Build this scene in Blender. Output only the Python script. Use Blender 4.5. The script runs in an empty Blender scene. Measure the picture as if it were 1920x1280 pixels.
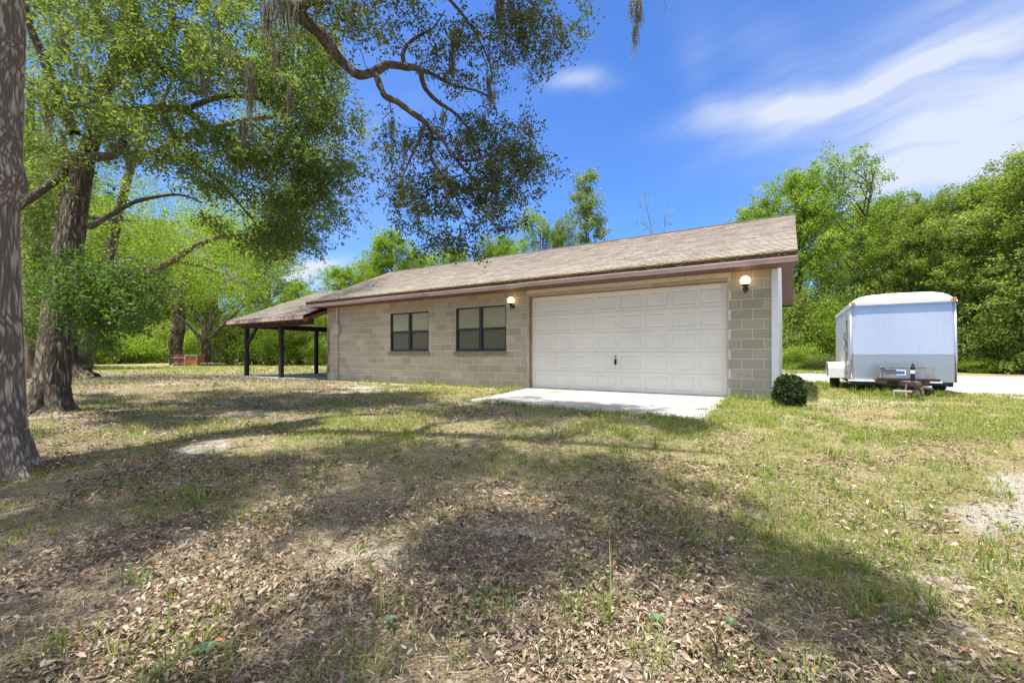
import bpy, bmesh, math, random
import numpy as np
from mathutils import Vector, Matrix
R = math.radians
scene = bpy.context.scene
COL = scene.collection

# ------------------------------------------------------------------ camera
F_PX, CX, HY, CAM_H = 824.0, 960.0, 665.0, 0.9
YAW = R(32.155)
CA, SA = math.cos(YAW), math.sin(YAW)
cam_d = bpy.data.cameras.new('camera')
cam = bpy.data.objects.new('camera', cam_d)
COL.objects.link(cam)
cam_d.sensor_width = 36.0
cam_d.lens = 36.0 * F_PX / 1920.0
cam_d.shift_y = 25.0 / 1920.0
cam_d.clip_start, cam_d.clip_end = 0.05, 2000
cam.location = (0, 0, CAM_H)
cam.rotation_euler = (R(90), 0, YAW)
scene.camera = cam
scene.render.resolution_x, scene.render.resolution_y = 1024, 682

# ------------------------------------------------------------------ light
SUN_T = Vector((-0.12, -0.25, 1.0)).normalized()          # towards the sun
sun_elev = math.asin(SUN_T.z)
sun_az = math.atan2(SUN_T.x, SUN_T.y)
sd = bpy.data.lights.new('sun', 'SUN')
sun = bpy.data.objects.new('sun', sd)
COL.objects.link(sun)
sd.energy, sd.angle, sd.color = 4.4, R(0.55), (1.0, 0.95, 0.86)
sun.rotation_euler = SUN_T.to_track_quat('Z', 'Y').to_euler()
sun.location = (0, 0, 30)
SKY_STRENGTH = 0.15
vs = scene.view_settings
vs.view_transform, vs.look, vs.gamma, vs.exposure = 'Standard', 'None', 1.0, 1.1
cy = scene.cycles
cy.max_bounces, cy.diffuse_bounces, cy.glossy_bounces, cy.transmission_bounces, cy.transparent_max_bounces = 8, 5, 3, 5, 8
cy.caustics_reflective = cy.caustics_refractive = False
cy.sample_clamp_indirect = 8


def ray(u, v):                                            # direction through a photo pixel, forward length 1
    r = (u - CX) / F_PX
    return np.array([r * CA - SA, r * SA + CA, (HY - v) / F_PX])


def P(u, v, dep):                                         # world point at a forward distance
    return ray(u, v) * dep + np.array([0, 0, CAM_H])


def fwd_of(x, y):
    return -SA * x + CA * y


def right_of(x, y):
    return CA * x + SA * y


def to_px(p):
    f = fwd_of(p[..., 0], p[..., 1])
    f = np.where(np.abs(f) < 1e-3, 1e-3, f)
    return CX + F_PX * right_of(p[..., 0], p[..., 1]) / f, HY - F_PX * (p[..., 2] - CAM_H) / f, f


# ------------------------------------------------------------------ world
def build_world():
    w = bpy.data.worlds.new('World')
    scene.world = w
    w.use_nodes = True
    nt = w.node_tree
    nt.nodes.clear()
    L = nt.links.new
    out = nt.nodes.new('ShaderNodeOutputWorld')
    bg = nt.nodes.new('ShaderNodeBackground')
    sky = nt.nodes.new('ShaderNodeTexSky')
    sky.sky_type = 'NISHITA'
    sky.sun_disc = False
    sky.sun_elevation, sky.sun_rotation = sun_elev, sun_az
    sky.air_density, sky.dust_density, sky.ozone_density = 1.0, 0.6, 2.0
    tc = nt.nodes.new('ShaderNodeTexCoord')
    # distorted direction for soft wispy clouds
    nz = nt.nodes.new('ShaderNodeTexNoise')
    nz.inputs['Scale'].default_value, nz.inputs['Detail'].default_value, nz.inputs['Roughness'].default_value = 3.2, 4, 0.5
    L(tc.outputs['Generated'], nz.inputs['Vector'])
    sub = nt.nodes.new('ShaderNodeVectorMath'); sub.operation = 'SUBTRACT'
    L(nz.outputs['Color'], sub.inputs[0]); sub.inputs[1].default_value = (0.5, 0.5, 0.5)
    scl = nt.nodes.new('ShaderNodeVectorMath'); scl.operation = 'SCALE'
    L(sub.outputs[0], scl.inputs[0]); scl.inputs['Scale'].default_value = 0.13
    add = nt.nodes.new('ShaderNodeVectorMath'); add.operation = 'ADD'
    L(tc.outputs['Generated'], add.inputs[0]); L(scl.outputs[0], add.inputs[1])

    def math_n(op, a, b=None):
        m = nt.nodes.new('ShaderNodeMath'); m.operation = op
        for i, s in enumerate((a, b)):
            if s is None: continue
            if isinstance(s, (int, float)): m.inputs[i].default_value = s
            else: L(s, m.inputs[i])
        return m.outputs[0]

    total = None
    # (towards pixel u,v ; along pixel direction du,dv ; half-length, half-width in radians ; strength)
    for (u, v, du, dv, s1, s2, k) in [
        (1430, 212, 8, -2.0, .13, .028, .60), (1610, 175, 8, -3.2, .17, .036, .50), (1780, 70, 8, -5, .24, .11, .36),
        (1850, 235, 8, -3.4, .17, .058, .75), (1740, 310, 8, -2.4, .16, .028, .42), (1960, 180, 6, -3, .20, .13, .50), (1840, 330, 8, -1, .14, .03, .35),
        (1470, 140, 4, 4, .13, .05, .20), (1085, 149, 9, -.4, .052, .016, .70), (590, 512, 6, -2, .05, .022, .9),
        (1320, 130, 2, 8, .10, .03, .14), (560, 535, 8, 0, .10, .03, .55), (600, 330, 8, 0, .40, .25, .12)]:
        c = Vector(ray(u, v)).normalized()
        q = Vector(ray(u + du, v + dv)).normalized()
        t1 = (q - c * q.dot(c)).normalized()
        t2 = c.cross(t1).normalized()
        terms = []
        for t, s in ((t1, s1), (t2, s2)):
            d = nt.nodes.new('ShaderNodeVectorMath'); d.operation = 'DOT_PRODUCT'
            L(add.outputs[0], d.inputs[0]); d.inputs[1].default_value = t / s
            terms.append(math_n('MULTIPLY', d.outputs['Value'], d.outputs['Value']))
        e = math_n('EXPONENT', math_n('MULTIPLY', math_n('ADD', terms[0], terms[1]), -1.0))
        d = nt.nodes.new('ShaderNodeVectorMath'); d.operation = 'DOT_PRODUCT'
        L(tc.outputs['Generated'], d.inputs[0]); d.inputs[1].default_value = c
        e = math_n('MULTIPLY', e, math_n('GREATER_THAN', d.outputs['Value'], 0.0))
        e = math_n('MULTIPLY', e, k)
        total = e if total is None else math_n('ADD', total, e)
    # fine streaks break the wisps
    n2 = nt.nodes.new('ShaderNodeTexNoise')
    n2.inputs['Scale'].default_value, n2.inputs['Detail'].default_value = 5.0, 5
    c = Vector(ray(1650, 170)).normalized(); q = Vector(ray(1658, 166.8)).normalized()
    t1 = (q - c * q.dot(c)).normalized(); t2 = c.cross(t1).normalized()
    cb = nt.nodes.new('ShaderNodeCombineXYZ')                # streaks drawn out along the wind
    for t, k, i in ((t1, .55, 0), (t2, 4.2, 1)):
        d = nt.nodes.new('ShaderNodeVectorMath'); d.operation = 'DOT_PRODUCT'
        L(add.outputs[0], d.inputs[0]); d.inputs[1].default_value = t * k
        L(d.outputs['Value'], cb.inputs[i])
    L(cb.outputs[0], n2.inputs['Vector'])
    st = nt.nodes.new('ShaderNodeMapRange')
    st.inputs['From Min'].default_value, st.inputs['From Max'].default_value = 0.32, 0.68
    st.inputs['To Min'].default_value, st.inputs['To Max'].default_value = 0.40, 1.25
    L(n2.outputs['Fac'], st.inputs['Value'])
    fac = math_n('MINIMUM', math_n('MULTIPLY', total, st.outputs[0]), 0.92)
    mix = nt.nodes.new('ShaderNodeMix'); mix.data_type = 'RGBA'
    L(fac, mix.inputs['Factor'])
    gain = nt.nodes.new('ShaderNodeMix'); gain.data_type = 'RGBA'; gain.blend_type = 'MULTIPLY'
    gain.inputs['Factor'].default_value = 1.0
    L(sky.outputs[0], gain.inputs[6]); gain.inputs[7].default_value = SKY_TINT
    L(gain.outputs[2], mix.inputs[6]); mix.inputs[7].default_value = (2.5, 2.7, 3.1, 1)
    # unseen bright cloud sheet added as fill light, high up and behind the camera
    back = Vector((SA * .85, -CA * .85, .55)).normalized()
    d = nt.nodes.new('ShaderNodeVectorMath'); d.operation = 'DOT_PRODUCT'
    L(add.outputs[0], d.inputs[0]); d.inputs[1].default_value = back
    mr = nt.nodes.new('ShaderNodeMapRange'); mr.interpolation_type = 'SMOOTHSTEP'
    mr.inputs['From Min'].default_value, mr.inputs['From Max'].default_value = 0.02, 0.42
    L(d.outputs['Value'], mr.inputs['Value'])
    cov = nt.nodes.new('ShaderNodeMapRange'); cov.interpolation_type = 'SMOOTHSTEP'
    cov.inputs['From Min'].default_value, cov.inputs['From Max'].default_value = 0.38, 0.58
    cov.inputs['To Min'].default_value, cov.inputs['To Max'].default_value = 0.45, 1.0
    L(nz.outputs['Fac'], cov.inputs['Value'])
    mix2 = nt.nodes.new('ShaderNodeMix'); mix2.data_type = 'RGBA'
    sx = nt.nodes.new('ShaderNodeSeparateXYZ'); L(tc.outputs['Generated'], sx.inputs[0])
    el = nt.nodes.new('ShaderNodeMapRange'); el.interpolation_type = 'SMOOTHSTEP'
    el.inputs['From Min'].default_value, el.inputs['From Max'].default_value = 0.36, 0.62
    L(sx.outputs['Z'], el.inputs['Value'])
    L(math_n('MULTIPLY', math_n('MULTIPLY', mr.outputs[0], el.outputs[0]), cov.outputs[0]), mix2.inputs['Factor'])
    L(mix.outputs[2], mix2.inputs[6]); mix2.inputs[7].default_value = FILL_CLOUD
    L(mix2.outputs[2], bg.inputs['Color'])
    bg.inputs['Strength'].default_value = SKY_STRENGTH
    L(bg.outputs[0], out.inputs[0])


FILL_CLOUD = (6.6, 6.2, 5.5, 1)
SKY_TINT = (0.285, 0.475, 0.78, 1)
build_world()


# ------------------------------------------------------------------ noise
def _h(ix, iy, iz, seed):
    n = (ix.astype(np.int64) * 374761393 + iy.astype(np.int64) * 668265263 + iz.astype(np.int64) * 2147483647 + seed * 974711) & 0xFFFFFFFF
    n = ((n ^ (n >> 13)) * 1274126177) & 0xFFFFFFFF
    n = ((n ^ (n >> 16)) * 2246822519) & 0xFFFFFFFF
    return ((n ^ (n >> 15)) & 0xFFFFFF) / float(0xFFFFFF)


def vn3(x, y, z, seed=0):
    x, y, z = np.broadcast_arrays(np.asarray(x, float), np.asarray(y, float), np.asarray(z, float))
    ix, iy, iz = np.floor(x), np.floor(y), np.floor(z)
    fx, fy, fz = x - ix, y - iy, z - iz
    fx, fy, fz = (t * t * (3 - 2 * t) for t in (fx, fy, fz))
    r = 0
    for a in (0, 1):
        for b in (0, 1):
            for c in (0, 1):
                r = r + _h(ix + a, iy + b, iz + c, seed) * (fx if a else 1 - fx) * (fy if b else 1 - fy) * (fz if c else 1 - fz)
    return r


def fbm(x, y, z=0.0, seed=0, octv=4):
    s, a, t = 0, 0.5, 0
    for o in range(octv):
        s = s + a * vn3(np.asarray(x) * 2 ** o, np.asarray(y) * 2 ** o, np.asarray(z) * 2 ** o, seed + o); t += a; a *= 0.5
    return s / t


def smooth(a, b, x):
    t = np.clip((x - a) / (b - a), 0, 1)
    return t * t * (3 - 2 * t)


# ------------------------------------------------------------------ object helpers
def tag(o, label=None, cat=None, group=None, kind=None):
    if label: o['label'] = label
    if cat: o['category'] = cat
    if group: o['group'] = group
    if kind: o['kind'] = kind
    return o


def empty(name, loc=(0, 0, 0), rz=0.0):
    o = bpy.data.objects.new(name, None)
    COL.objects.link(o)
    o.location = loc; o.rotation_euler = (0, 0, rz)
    o.empty_display_size = 0.2
    return o


def link_mesh(name, me, mat, parent=None, smooth_sh=False):
    o = bpy.data.objects.new(name, me)
    COL.objects.link(o)
    for m in (mat if isinstance(mat, (list, tuple)) else [mat]):
        me.materials.append(m)
    if parent is not None:
        o.parent = parent
    if smooth_sh and len(me.polygons):
        me.polygons.foreach_set('use_smooth', np.ones(len(me.polygons), bool))
    return o


def np_mesh(name, V, Fq, attrs=None, face_attrs=None):
    V = np.ascontiguousarray(V, dtype=np.float32); Fq = np.ascontiguousarray(Fq, dtype=np.int32)
    me = bpy.data.meshes.new(name)
    me.vertices.add(len(V)); me.vertices.foreach_set('co', V.ravel())
    k = Fq.shape[1]
    me.loops.add(Fq.size); me.loops.foreach_set('vertex_index', Fq.ravel())
    me.polygons.add(len(Fq)); me.polygons.foreach_set('loop_start', np.arange(0, Fq.size, k, dtype=np.int32))
    me.update(calc_edges=True)
    for dom, dct in (('POINT', attrs), ('FACE', face_attrs)):
        for n, a in (dct or {}).items():
            at = me.attributes.new(n, 'FLOAT', dom)
            at.data.foreach_set('value', np.ascontiguousarray(a, dtype=np.float32))
    return me


class MB:
    """collects shapes and links them as one mesh object"""
    def __init__(self): self.v, self.f, self.m, self.t = [], [], [], []

    def poly(self, pts, mi=0, tint=0.5):
        n = len(self.v); self.v += [tuple(p) for p in pts]
        self.f.append(tuple(range(n, n + len(pts)))); self.m.append(mi); self.t.append(tint)

    def box(self, x0, y0, z0, x1, y1, z1, mi=0, M=None, tint=0.5):
        n = len(self.v)
        pts = [(x0, y0, z0), (x1, y0, z0), (x1, y1, z0), (x0, y1, z0), (x0, y0, z1), (x1, y0, z1), (x1, y1, z1), (x0, y1, z1)]
        if M is not None: pts = [tuple(M @ Vector(p)) for p in pts]
        self.v += pts
        for q in ((0, 3, 2, 1), (4, 5, 6, 7), (0, 1, 5, 4), (1, 2, 6, 5), (2, 3, 7, 6), (3, 0, 4, 7)):
            self.f.append(tuple(n + i for i in q)); self.m.append(mi); self.t.append(tint)

    def prism(self, prof, axis, a, b, mi=0):
        """profile of 2-D points extruded along axis from a to b (x: (y,z), y: (x,z), z: (x,y))"""
        def mk(p, s):
            return {'x': (s, p[0], p[1]), 'y': (p[0], s, p[1]), 'z': (p[0], p[1], s)}[axis]
        n = len(self.v); k = len(prof)
        self.v += [mk(p, a) for p in prof] + [mk(p, b) for p in prof]
        self.f.append(tuple(range(n, n + k))[::-1]); self.f.append(tuple(range(n + k, n + 2 * k)))
        for i in range(k):
            j = (i + 1) % k
            self.f.append((n + i, n + j, n + k + j, n + k + i))
        self.m += [mi] * (k + 2); self.t += [0.5] * (k + 2)

    def tube(self, pts, rads, seg=10, mi=0, cap=True):
        pts = [Vector(p) for p in pts]
        if not isinstance(rads, (list, tuple)): rads = [rads] * len(pts)
        n = len(self.v)
        up = Vector((0, 0, 1))
        for i, p in enumerate(pts):
            d = (pts[min(i + 1, len(pts) - 1)] - pts[max(i - 1, 0)]).normalized()
            a = d.cross(up)
            if a.length < 1e-3: a = d.cross(Vector((1, 0, 0)))
            a.normalize(); b = d.cross(a)
            for k in range(seg):
                t = 2 * math.pi * k / seg
                self.v.append(tuple(p + (a * math.cos(t) + b * math.sin(t)) * rads[i]))
        for i in range(len(pts) - 1):
            for k in range(seg):
                j = (k + 1) % seg
                self.f.append((n + i * seg + k, n + i * seg + j, n + (i + 1) * seg + j, n + (i + 1) * seg + k)); self.m.append(mi); self.t.append(.5)
        if cap:
            self.f.append(tuple(n + k for k in range(seg))[::-1]); self.m.append(mi); self.t.append(.5)
            e = n + (len(pts) - 1) * seg
            self.f.append(tuple(e + k for k in range(seg))); self.m.append(mi); self.t.append(.5)

    def lathe(self, c, prof, seg=20, mi=0, axis='z'):
        """prof: (r, h) list turned about an axis through c"""
        n = len(self.v)
        for r, h in prof:
            for k in range(seg):
                t = 2 * math.pi * k / seg
                a, b = r * math.cos(t), r * math.sin(t)
                self.v.append({'z': (c[0] + a, c[1] + b, c[2] + h), 'x': (c[0] + h, c[1] + a, c[2] + b), 'y': (c[0] + a, c[1] + h, c[2] + b)}[axis])
        for i in range(len(prof) - 1):
            for k in range(seg):
                j = (k + 1) % seg
                self.f.append((n + i * seg + k, n + i * seg + j, n + (i + 1) * seg + j, n + (i + 1) * seg + k)); self.m.append(mi); self.t.append(.5)

    def build(self, name, mat, parent=None, bevel=0.0, sm=False, off=(0, 0, 0)):
        me = bpy.data.meshes.new(name)
        o3 = Vector(off)
        me.from_pydata([tuple(Vector(v) - o3) for v in self.v], [], self.f)
        me.update()
        at = me.attributes.new('tint', 'FLOAT', 'FACE'); at.data.foreach_set('value', self.t)
        bm = bmesh.new(); bm.from_mesh(me)
        bmesh.ops.recalc_face_normals(bm, faces=bm.faces)
        if bevel:
            bmesh.ops.bevel(bm, geom=[e for e in bm.edges if e.is_manifold and e.calc_face_angle(0) > 0.5], offset=bevel, segments=2, affect='EDGES', profile=.6, clamp_overlap=True)
        bm.to_mesh(me); bm.free()
        o = link_mesh(name, me, mat, parent)
        if not bevel: me.polygons.foreach_set('material_index', self.m)
        if sm: me.polygons.foreach_set('use_smooth', [True] * len(me.polygons))
        return o


def copy_tree(o, parent=None):
    c = o.copy(); COL.objects.link(c)
    if parent is not None: c.parent = parent
    for ch in o.children: copy_tree(ch, c)
    return c


# ------------------------------------------------------------------ materials
def new_mat(name):
    m = bpy.data.materials.new(name); m.use_nodes = True
    nt = m.node_tree; b = nt.nodes['Principled BSDF']
    return m, nt, b


def ramp(nt, fac, stops):
    r = nt.nodes.new('ShaderNodeValToRGB'); e = r.color_ramp.elements
    while len(e) < len(stops): e.new(0.5)
    for i, (p, c) in enumerate(stops):
        e[i].position = p; e[i].color = (*c, 1)
    if fac is not None: nt.links.new(fac, r.inputs[0])
    return r.outputs[0]


def noise(nt, scale, detail=5, rough=.55, vec=None, stretch=None, dist=0.0):
    n = nt.nodes.new('ShaderNodeTexNoise')
    n.inputs['Scale'].default_value, n.inputs['Detail'].default_value, n.inputs['Roughness'].default_value = scale, detail, rough
    n.inputs['Distortion'].default_value = dist
    if vec is None:
        vec = nt.nodes.new('ShaderNodeTexCoord').outputs['Object']
    if stretch:
        mp = nt.nodes.new('ShaderNodeMapping'); mp.inputs['Scale'].default_value = stretch
        nt.links.new(vec, mp.inputs['Vector']); vec = mp.outputs[0]
    nt.links.new(vec, n.inputs['Vector'])
    return n.outputs['Fac']


def mixc(nt, fac, a, b, blend='MIX'):
    m = nt.nodes.new('ShaderNodeMix'); m.data_type = 'RGBA'; m.blend_type = blend
    for s, i in ((fac, 0), (a, 6), (b, 7)):
        if isinstance(s, (int, float)): m.inputs[i].default_value = s
        elif isinstance(s, tuple): m.inputs[i].default_value = (*s, 1)
        else: nt.links.new(s, m.inputs[i])
    return m.outputs[2]


def bump(nt, b, h, strength=.3, dist=.02):
    n = nt.nodes.new('ShaderNodeBump'); n.inputs['Strength'].default_value = strength; n.inputs['Distance'].default_value = dist
    nt.links.new(h, n.inputs['Height']); nt.links.new(n.outputs[0], b.inputs['Normal'])


def attr(nt, name):
    a = nt.nodes.new('ShaderNodeAttribute'); a.attribute_name = name
    return a.outputs['Fac']


def simple(name, c, rough=.6, var=.25, scale=6, bumps=.15, metal=0.0, dirt=None, stretch=None, spec=None):
    m, nt, b = new_mat(name)
    n = noise(nt, scale, 6, .6, stretch=stretch)
    lo = tuple(x * (1 - var) for x in c); hi = tuple(min(1, x * (1 + var)) for x in c)
    col = ramp(nt, n, [(.3, lo), (.7, hi)])
    if dirt:
        d = noise(nt, scale * .35, 6, .65)
        f = ramp(nt, d, [(.45, (0, 0, 0)), (.75, (1, 1, 1))])
        col = mixc(nt, f, col, dirt)
    nt.links.new(col, b.inputs['Base Color'])
    b.inputs['Roughness'].default_value = rough; b.inputs['Metallic'].default_value = metal
    if spec is not None: b.inputs['Specular IOR Level'].default_value = spec
    if bumps: bump(nt, b, noise(nt, scale * 8, 4, .6, stretch=stretch), bumps, .01)
    return m


def leaf_mat(name, stops, transl=.45, tcol=(.30, .42, .05), rough=.58):
    m, nt, b = new_mat(name)
    col = ramp(nt, attr(nt, 'tint'), stops)
    nt.links.new(col, b.inputs['Base Color']); b.inputs['Roughness'].default_value = rough
    b.inputs['Specular IOR Level'].default_value = .22
    tr = nt.nodes.new('ShaderNodeBsdfTranslucent')
    tc = mixc(nt, 1.0, col, tuple(x * 4.0 for x in tcol), 'MULTIPLY')
    nt.links.new(tc, tr.inputs['Color'])
    mx = nt.nodes.new('ShaderNodeMixShader'); mx.inputs[0].default_value = transl
    nt.links.new(b.outputs[0], mx.inputs[1]); nt.links.new(tr.outputs[0], mx.inputs[2])
    nt.links.new(mx.outputs[0], nt.nodes['Material Output'].inputs[0])
    return m


M = {}


def build_materials():
    # block masonry: one tint per block
    m, nt, b = new_mat('concrete_block_masonry')
    c = ramp(nt, attr(nt, 'tint'), [(0, (.40, .33, .225)), (.35, (.49, .41, .29)), (.65, (.55, .47, .335)), (1, (.63, .55, .405))])
    n = noise(nt, 1.1, 6, .6)
    c = mixc(nt, ramp(nt, n, [(.46, (0, 0, 0)), (.72, (.5, .5, .5))]), c, (.42, .33, .20))
    c = mixc(nt, ramp(nt, noise(nt, .22, 5, .6), [(.46, (0, 0, 0)), (.62, (.5, .5, .5))]), c, (.30, .29, .225))
    c = mixc(nt, ramp(nt, noise(nt, 55, 4, .7), [(.35, (0, 0, 0)), (.8, (.5, .5, .5))]), c, (.33, .285, .21))
    nt.links.new(c, b.inputs['Base Color']); b.inputs['Roughness'].default_value = .95
    bump(nt, b, noise(nt, 90, 4, .7), .45, .006); M['block'] = m
    M['mortar'] = simple('mortar', (.76, .67, .51), .95, .15, 12, .3)
    M['white_wall'] = simple('white_masonry_paint', (.78, .78, .76), .6, .05, 3, .1)
    # shingles
    m, nt, b = new_mat('weathered_shingles')
    c = ramp(nt, attr(nt, 'tint'), [(0, (.17, .143, .116)), (.5, (.285, .246, .207)), (1, (.39, .34, .29))])
    c = mixc(nt, ramp(nt, noise(nt, .55, 5, .6), [(.40, (0, 0, 0)), (.75, (.5, .5, .5))]), c, (.24, .205, .172))
    c = mixc(nt, ramp(nt, noise(nt, 160, 3, .7), [(.35, (0, 0, 0)), (.75, (.45, .45, .45))]), c, (.45, .40, .35))
    # streaks running down the slope
    c = mixc(nt, ramp(nt, noise(nt, 2.2, 4, .6, stretch=(2.4, .12, .12)), [(.48, (0, 0, 0)), (.72, (.4, .4, .4))]), c, (.19, .162, .135))
    nt.links.new(c, b.inputs['Base Color']); b.inputs['Roughness'].default_value = .95
    bump(nt, b, noise(nt, 220, 3, .7), .4, .004); M['shingle'] = m
    M['ridge_cap'] = simple('dark_ridge_cap', (.075, .062, .055), .95, .3, 9, .3)
    M['moss_edge'] = simple('mossy_shingle_edge', (.20, .165, .05), 1, .5, 14, .5)
    M['mauve'] = simple('mauve_brown_gutter_paint', (.54, .39, .35), .5, .14, 2.5, .05, dirt=(.33, .24, .21), stretch=(.4, 1, 1))
    M['dark_fascia'] = simple('dark_brown_fascia', (.055, .034, .028), .7, .3, 5, .1)
    M['soffit'] = simple('brown_soffit', (.16, .085, .07), .6, .1, 4, .05)
    M['door_white'] = simple('garage_door_paint', (.84, .775, .64), .45, .03, 1.2, .03, dirt=(.70, .655, .545))
    m = M['door_white']; nt = m.node_tree; b = nt.nodes['Principled BSDF']; src = b.inputs['Base Color'].links[0].from_socket
    c = mixc(nt, ramp(nt, noise(nt, 5.5, 7, .7, stretch=(1, 1, .35)), [(.57, (0, 0, 0)), (.74, (.32, .32, .32))]), src, (.56, .50, .40))
    nt.links.new(c, b.inputs['Base Color'])
    M['jamb'] = simple('weathered_wood_jamb', (.30, .16, .075), .8, .4, 9, .3, stretch=(3, 3, .6), dirt=(.33, .27, .19))
    M['pale_trim'] = simple('weathered_beige_trim', (.56, .46, .33), .8, .2, 5, .15, stretch=(2, 2, .6), dirt=(.42, .28, .16))
    M['bronze'] = simple('dark_bronze_aluminium', (.022, .017, .014), .4, .2, 6, 0)
    m, nt, b = new_mat('window_blind')
    n = nt.nodes.new('ShaderNodeTexCoord').outputs['Object']
    c = ramp(nt, noise(nt, 1.4, 5, .6), [(.3, (.78, .66, .36)), (.7, (.90, .78, .50))])
    nt.links.new(c, b.inputs['Base Color']); b.inputs['Roughness'].default_value = .9; M['blind'] = m
    m, nt, b = new_mat('window_glass')
    nt.nodes.remove(b)
    g = nt.nodes.new('ShaderNodeBsdfGlossy'); g.inputs['Roughness'].default_value = .03; g.inputs['Color'].default_value = (1, 1, 1, 1)
    t = nt.nodes.new('ShaderNodeBsdfTransparent'); t.inputs['Color'].default_value = (.97, .97, .92, 1)
    fr = nt.nodes.new('ShaderNodeFresnel'); fr.inputs['IOR'].default_value = 1.22
    mx = nt.nodes.new('ShaderNodeMixShader')
    nt.links.new(fr.outputs[0], mx.inputs[0]); nt.links.new(t.outputs[0], mx.inputs[1]); nt.links.new(g.outputs[0], mx.inputs[2])
    nt.links.new(mx.outputs[0], nt.nodes['Material Output'].inputs[0]); M['glass'] = m
    m, nt, b = new_mat('insect_screen')
    b.inputs['Base Color'].default_value = (.035, .036, .03, 1); b.inputs['Roughness'].default_value = .7
    t = nt.nodes.new('ShaderNodeBsdfTransparent'); mx = nt.nodes.new('ShaderNodeMixShader'); mx.inputs[0].default_value = .42
    nt.links.new(t.outputs[0], mx.inputs[1]); nt.links.new(b.outputs[0], mx.inputs[2])
    nt.links.new(mx.outputs[0], nt.nodes['Material Output'].inputs[0]); M['screen'] = m
    M['sill'] = simple('sill_concrete', (.26, .22, .155), .9, .2, 8, .2)
    M['lintel'] = simple('lintel_concrete', (.43, .365, .26), .9, .18, 6, .3)
    M['post'] = simple('dark_stained_timber', (.030, .017, .012), .8, .35, 7, .25, stretch=(3, 3, .5))
    M['ceil_wood'] = simple('reddish_plywood_ceiling', (.30, .125, .055), .75, .3, 3, .1, stretch=(.5, 4, 1))
    m = simple('concrete_slab', (.36, .35, .33), .9, .22, 2.6, .35, dirt=(.22, .205, .18)); M['concrete'] = m
    M['grey_box'] = simple('grey_enamel', (.48, .47, .43), .5, .06, 5, .03)
    M['pvc'] = simple('cream_conduit', (.62, .56, .42), .5, .05, 5, 0)
    M['rust_pipe'] = simple('grey_weathered_pipe', (.30, .27, .22), .6, .3, 9, .1)
    M['black'] = simple('black_metal', (.012, .012, .013), .45, .2, 8, .05)
    m, nt, b = new_mat('lit_globe')
    b.inputs['Base Color'].default_value = (.9, .8, .6, 1)
    b.inputs['Emission Color'].default_value = (1, .76, .36, 1); b.inputs['Emission Strength'].default_value = 1.5; M['globe'] = m
    # trailer
    m, nt, b = new_mat('trailer_aluminium_front')
    c = ramp(nt, noise(nt, .8, 4, .5), [(.3, (.50, .51, .52)), (.7, (.60, .60, .60))])
    c = mixc(nt, ramp(nt, noise(nt, 7, 6, .65, stretch=(1.6, 1, .12)), [(.50, (0, 0, 0)), (.75, (.5, .5, .5))]), c, (.46, .45, .42))
    nt.links.new(c, b.inputs['Base Color'])
    b.inputs['Roughness'].default_value = .20; b.inputs['Metallic'].default_value = .45
    b.inputs['Coat Weight'].default_value = .5; b.inputs['Coat Roughness'].default_value = .05
    bump(nt, b, noise(nt, 1.5, 2, .4), .04, .05); M['tr_front'] = m
    M['tr_cap'] = simple('white_gloss_trailer_cap', (.74, .75, .75), .25, .04, 2, .02)
    m, nt, b = new_mat('diamond_plate')
    tc = nt.nodes.new('ShaderNodeTexCoord')
    b.inputs['Base Color'].default_value = (.60, .61, .63, 1); b.inputs['Metallic'].default_value = .9; b.inputs['Roughness'].default_value = .32
    ck = nt.nodes.new('ShaderNodeTexChecker'); ck.inputs['Scale'].default_value = 44
    mp = nt.nodes.new('ShaderNodeMapping'); mp.inputs['Rotation'].default_value = (0, 0, 0); mp.inputs['Scale'].default_value = (1, 1, .62)
    nt.links.new(tc.outputs['Object'], mp.inputs[0]); nt.links.new(mp.outputs[0], ck.inputs['Vector'])
    c = mixc(nt, ck.outputs['Fac'], (.40, .41, .43), (.66, .67, .69)); nt.links.new(c, b.inputs['Base Color'])
    bump(nt, b, ck.outputs['Fac'], .35, .006); M['diamond'] = m
    M['tr_side'] = simple('trailer_side_aluminium', (.50, .53, .56), .4, .06, 2, .02, metal=.45)
    M['silver'] = simple('bright_metal_trim', (.72, .73, .75), .3, .08, 8, .03, metal=.8)
    M['galv'] = simple('dull_galvanised_steel', (.33, .33, .33), .5, .15, 7, .05, metal=.5)
    M['dark_steel'] = simple('dirty_dark_steel', (.05, .036, .03), .8, .4, 9, .2, dirt=(.13, .055, .03))
    M['rust'] = simple('rusty_steel', (.13, .06, .035), .85, .4, 14, .3)
    M['white_paint'] = simple('white_fender_paint', (.80, .80, .79), .4, .03, 3, .02)
    m, nt, b = new_mat('tyre_rubber'); b.inputs['Base Color'].default_value = (.018, .018, .019, 1); b.inputs['Roughness'].default_value = .85
    bump(nt, b, noise(nt, 60, 3), .3, .004); M['rubber'] = m
    M['amber'] = simple('amber_marker_lens', (.50, .24, .05), .25, .1, 9, 0)
    M['lblue'] = simple('blue_sticker', (.04, .14, .42), .4, .1, 9, 0)
    M['label_white'] = simple('white_label', (.8, .8, .8), .5, .02, 9, 0)
    M['redwood'] = simple('faded_red_boards', (.24, .06, .05), .85, .4, 6, .2, stretch=(4, 4, .6), dirt=(.35, .27, .25))
    M['orangewood'] = simple('orange_brown_boards', (.36, .15, .05), .8, .35, 6, .2, stretch=(1, 4, 4))
    M['cinder'] = simple('grey_cinder_block', (.34, .31, .265), .95, .15, 20, .4)
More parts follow.
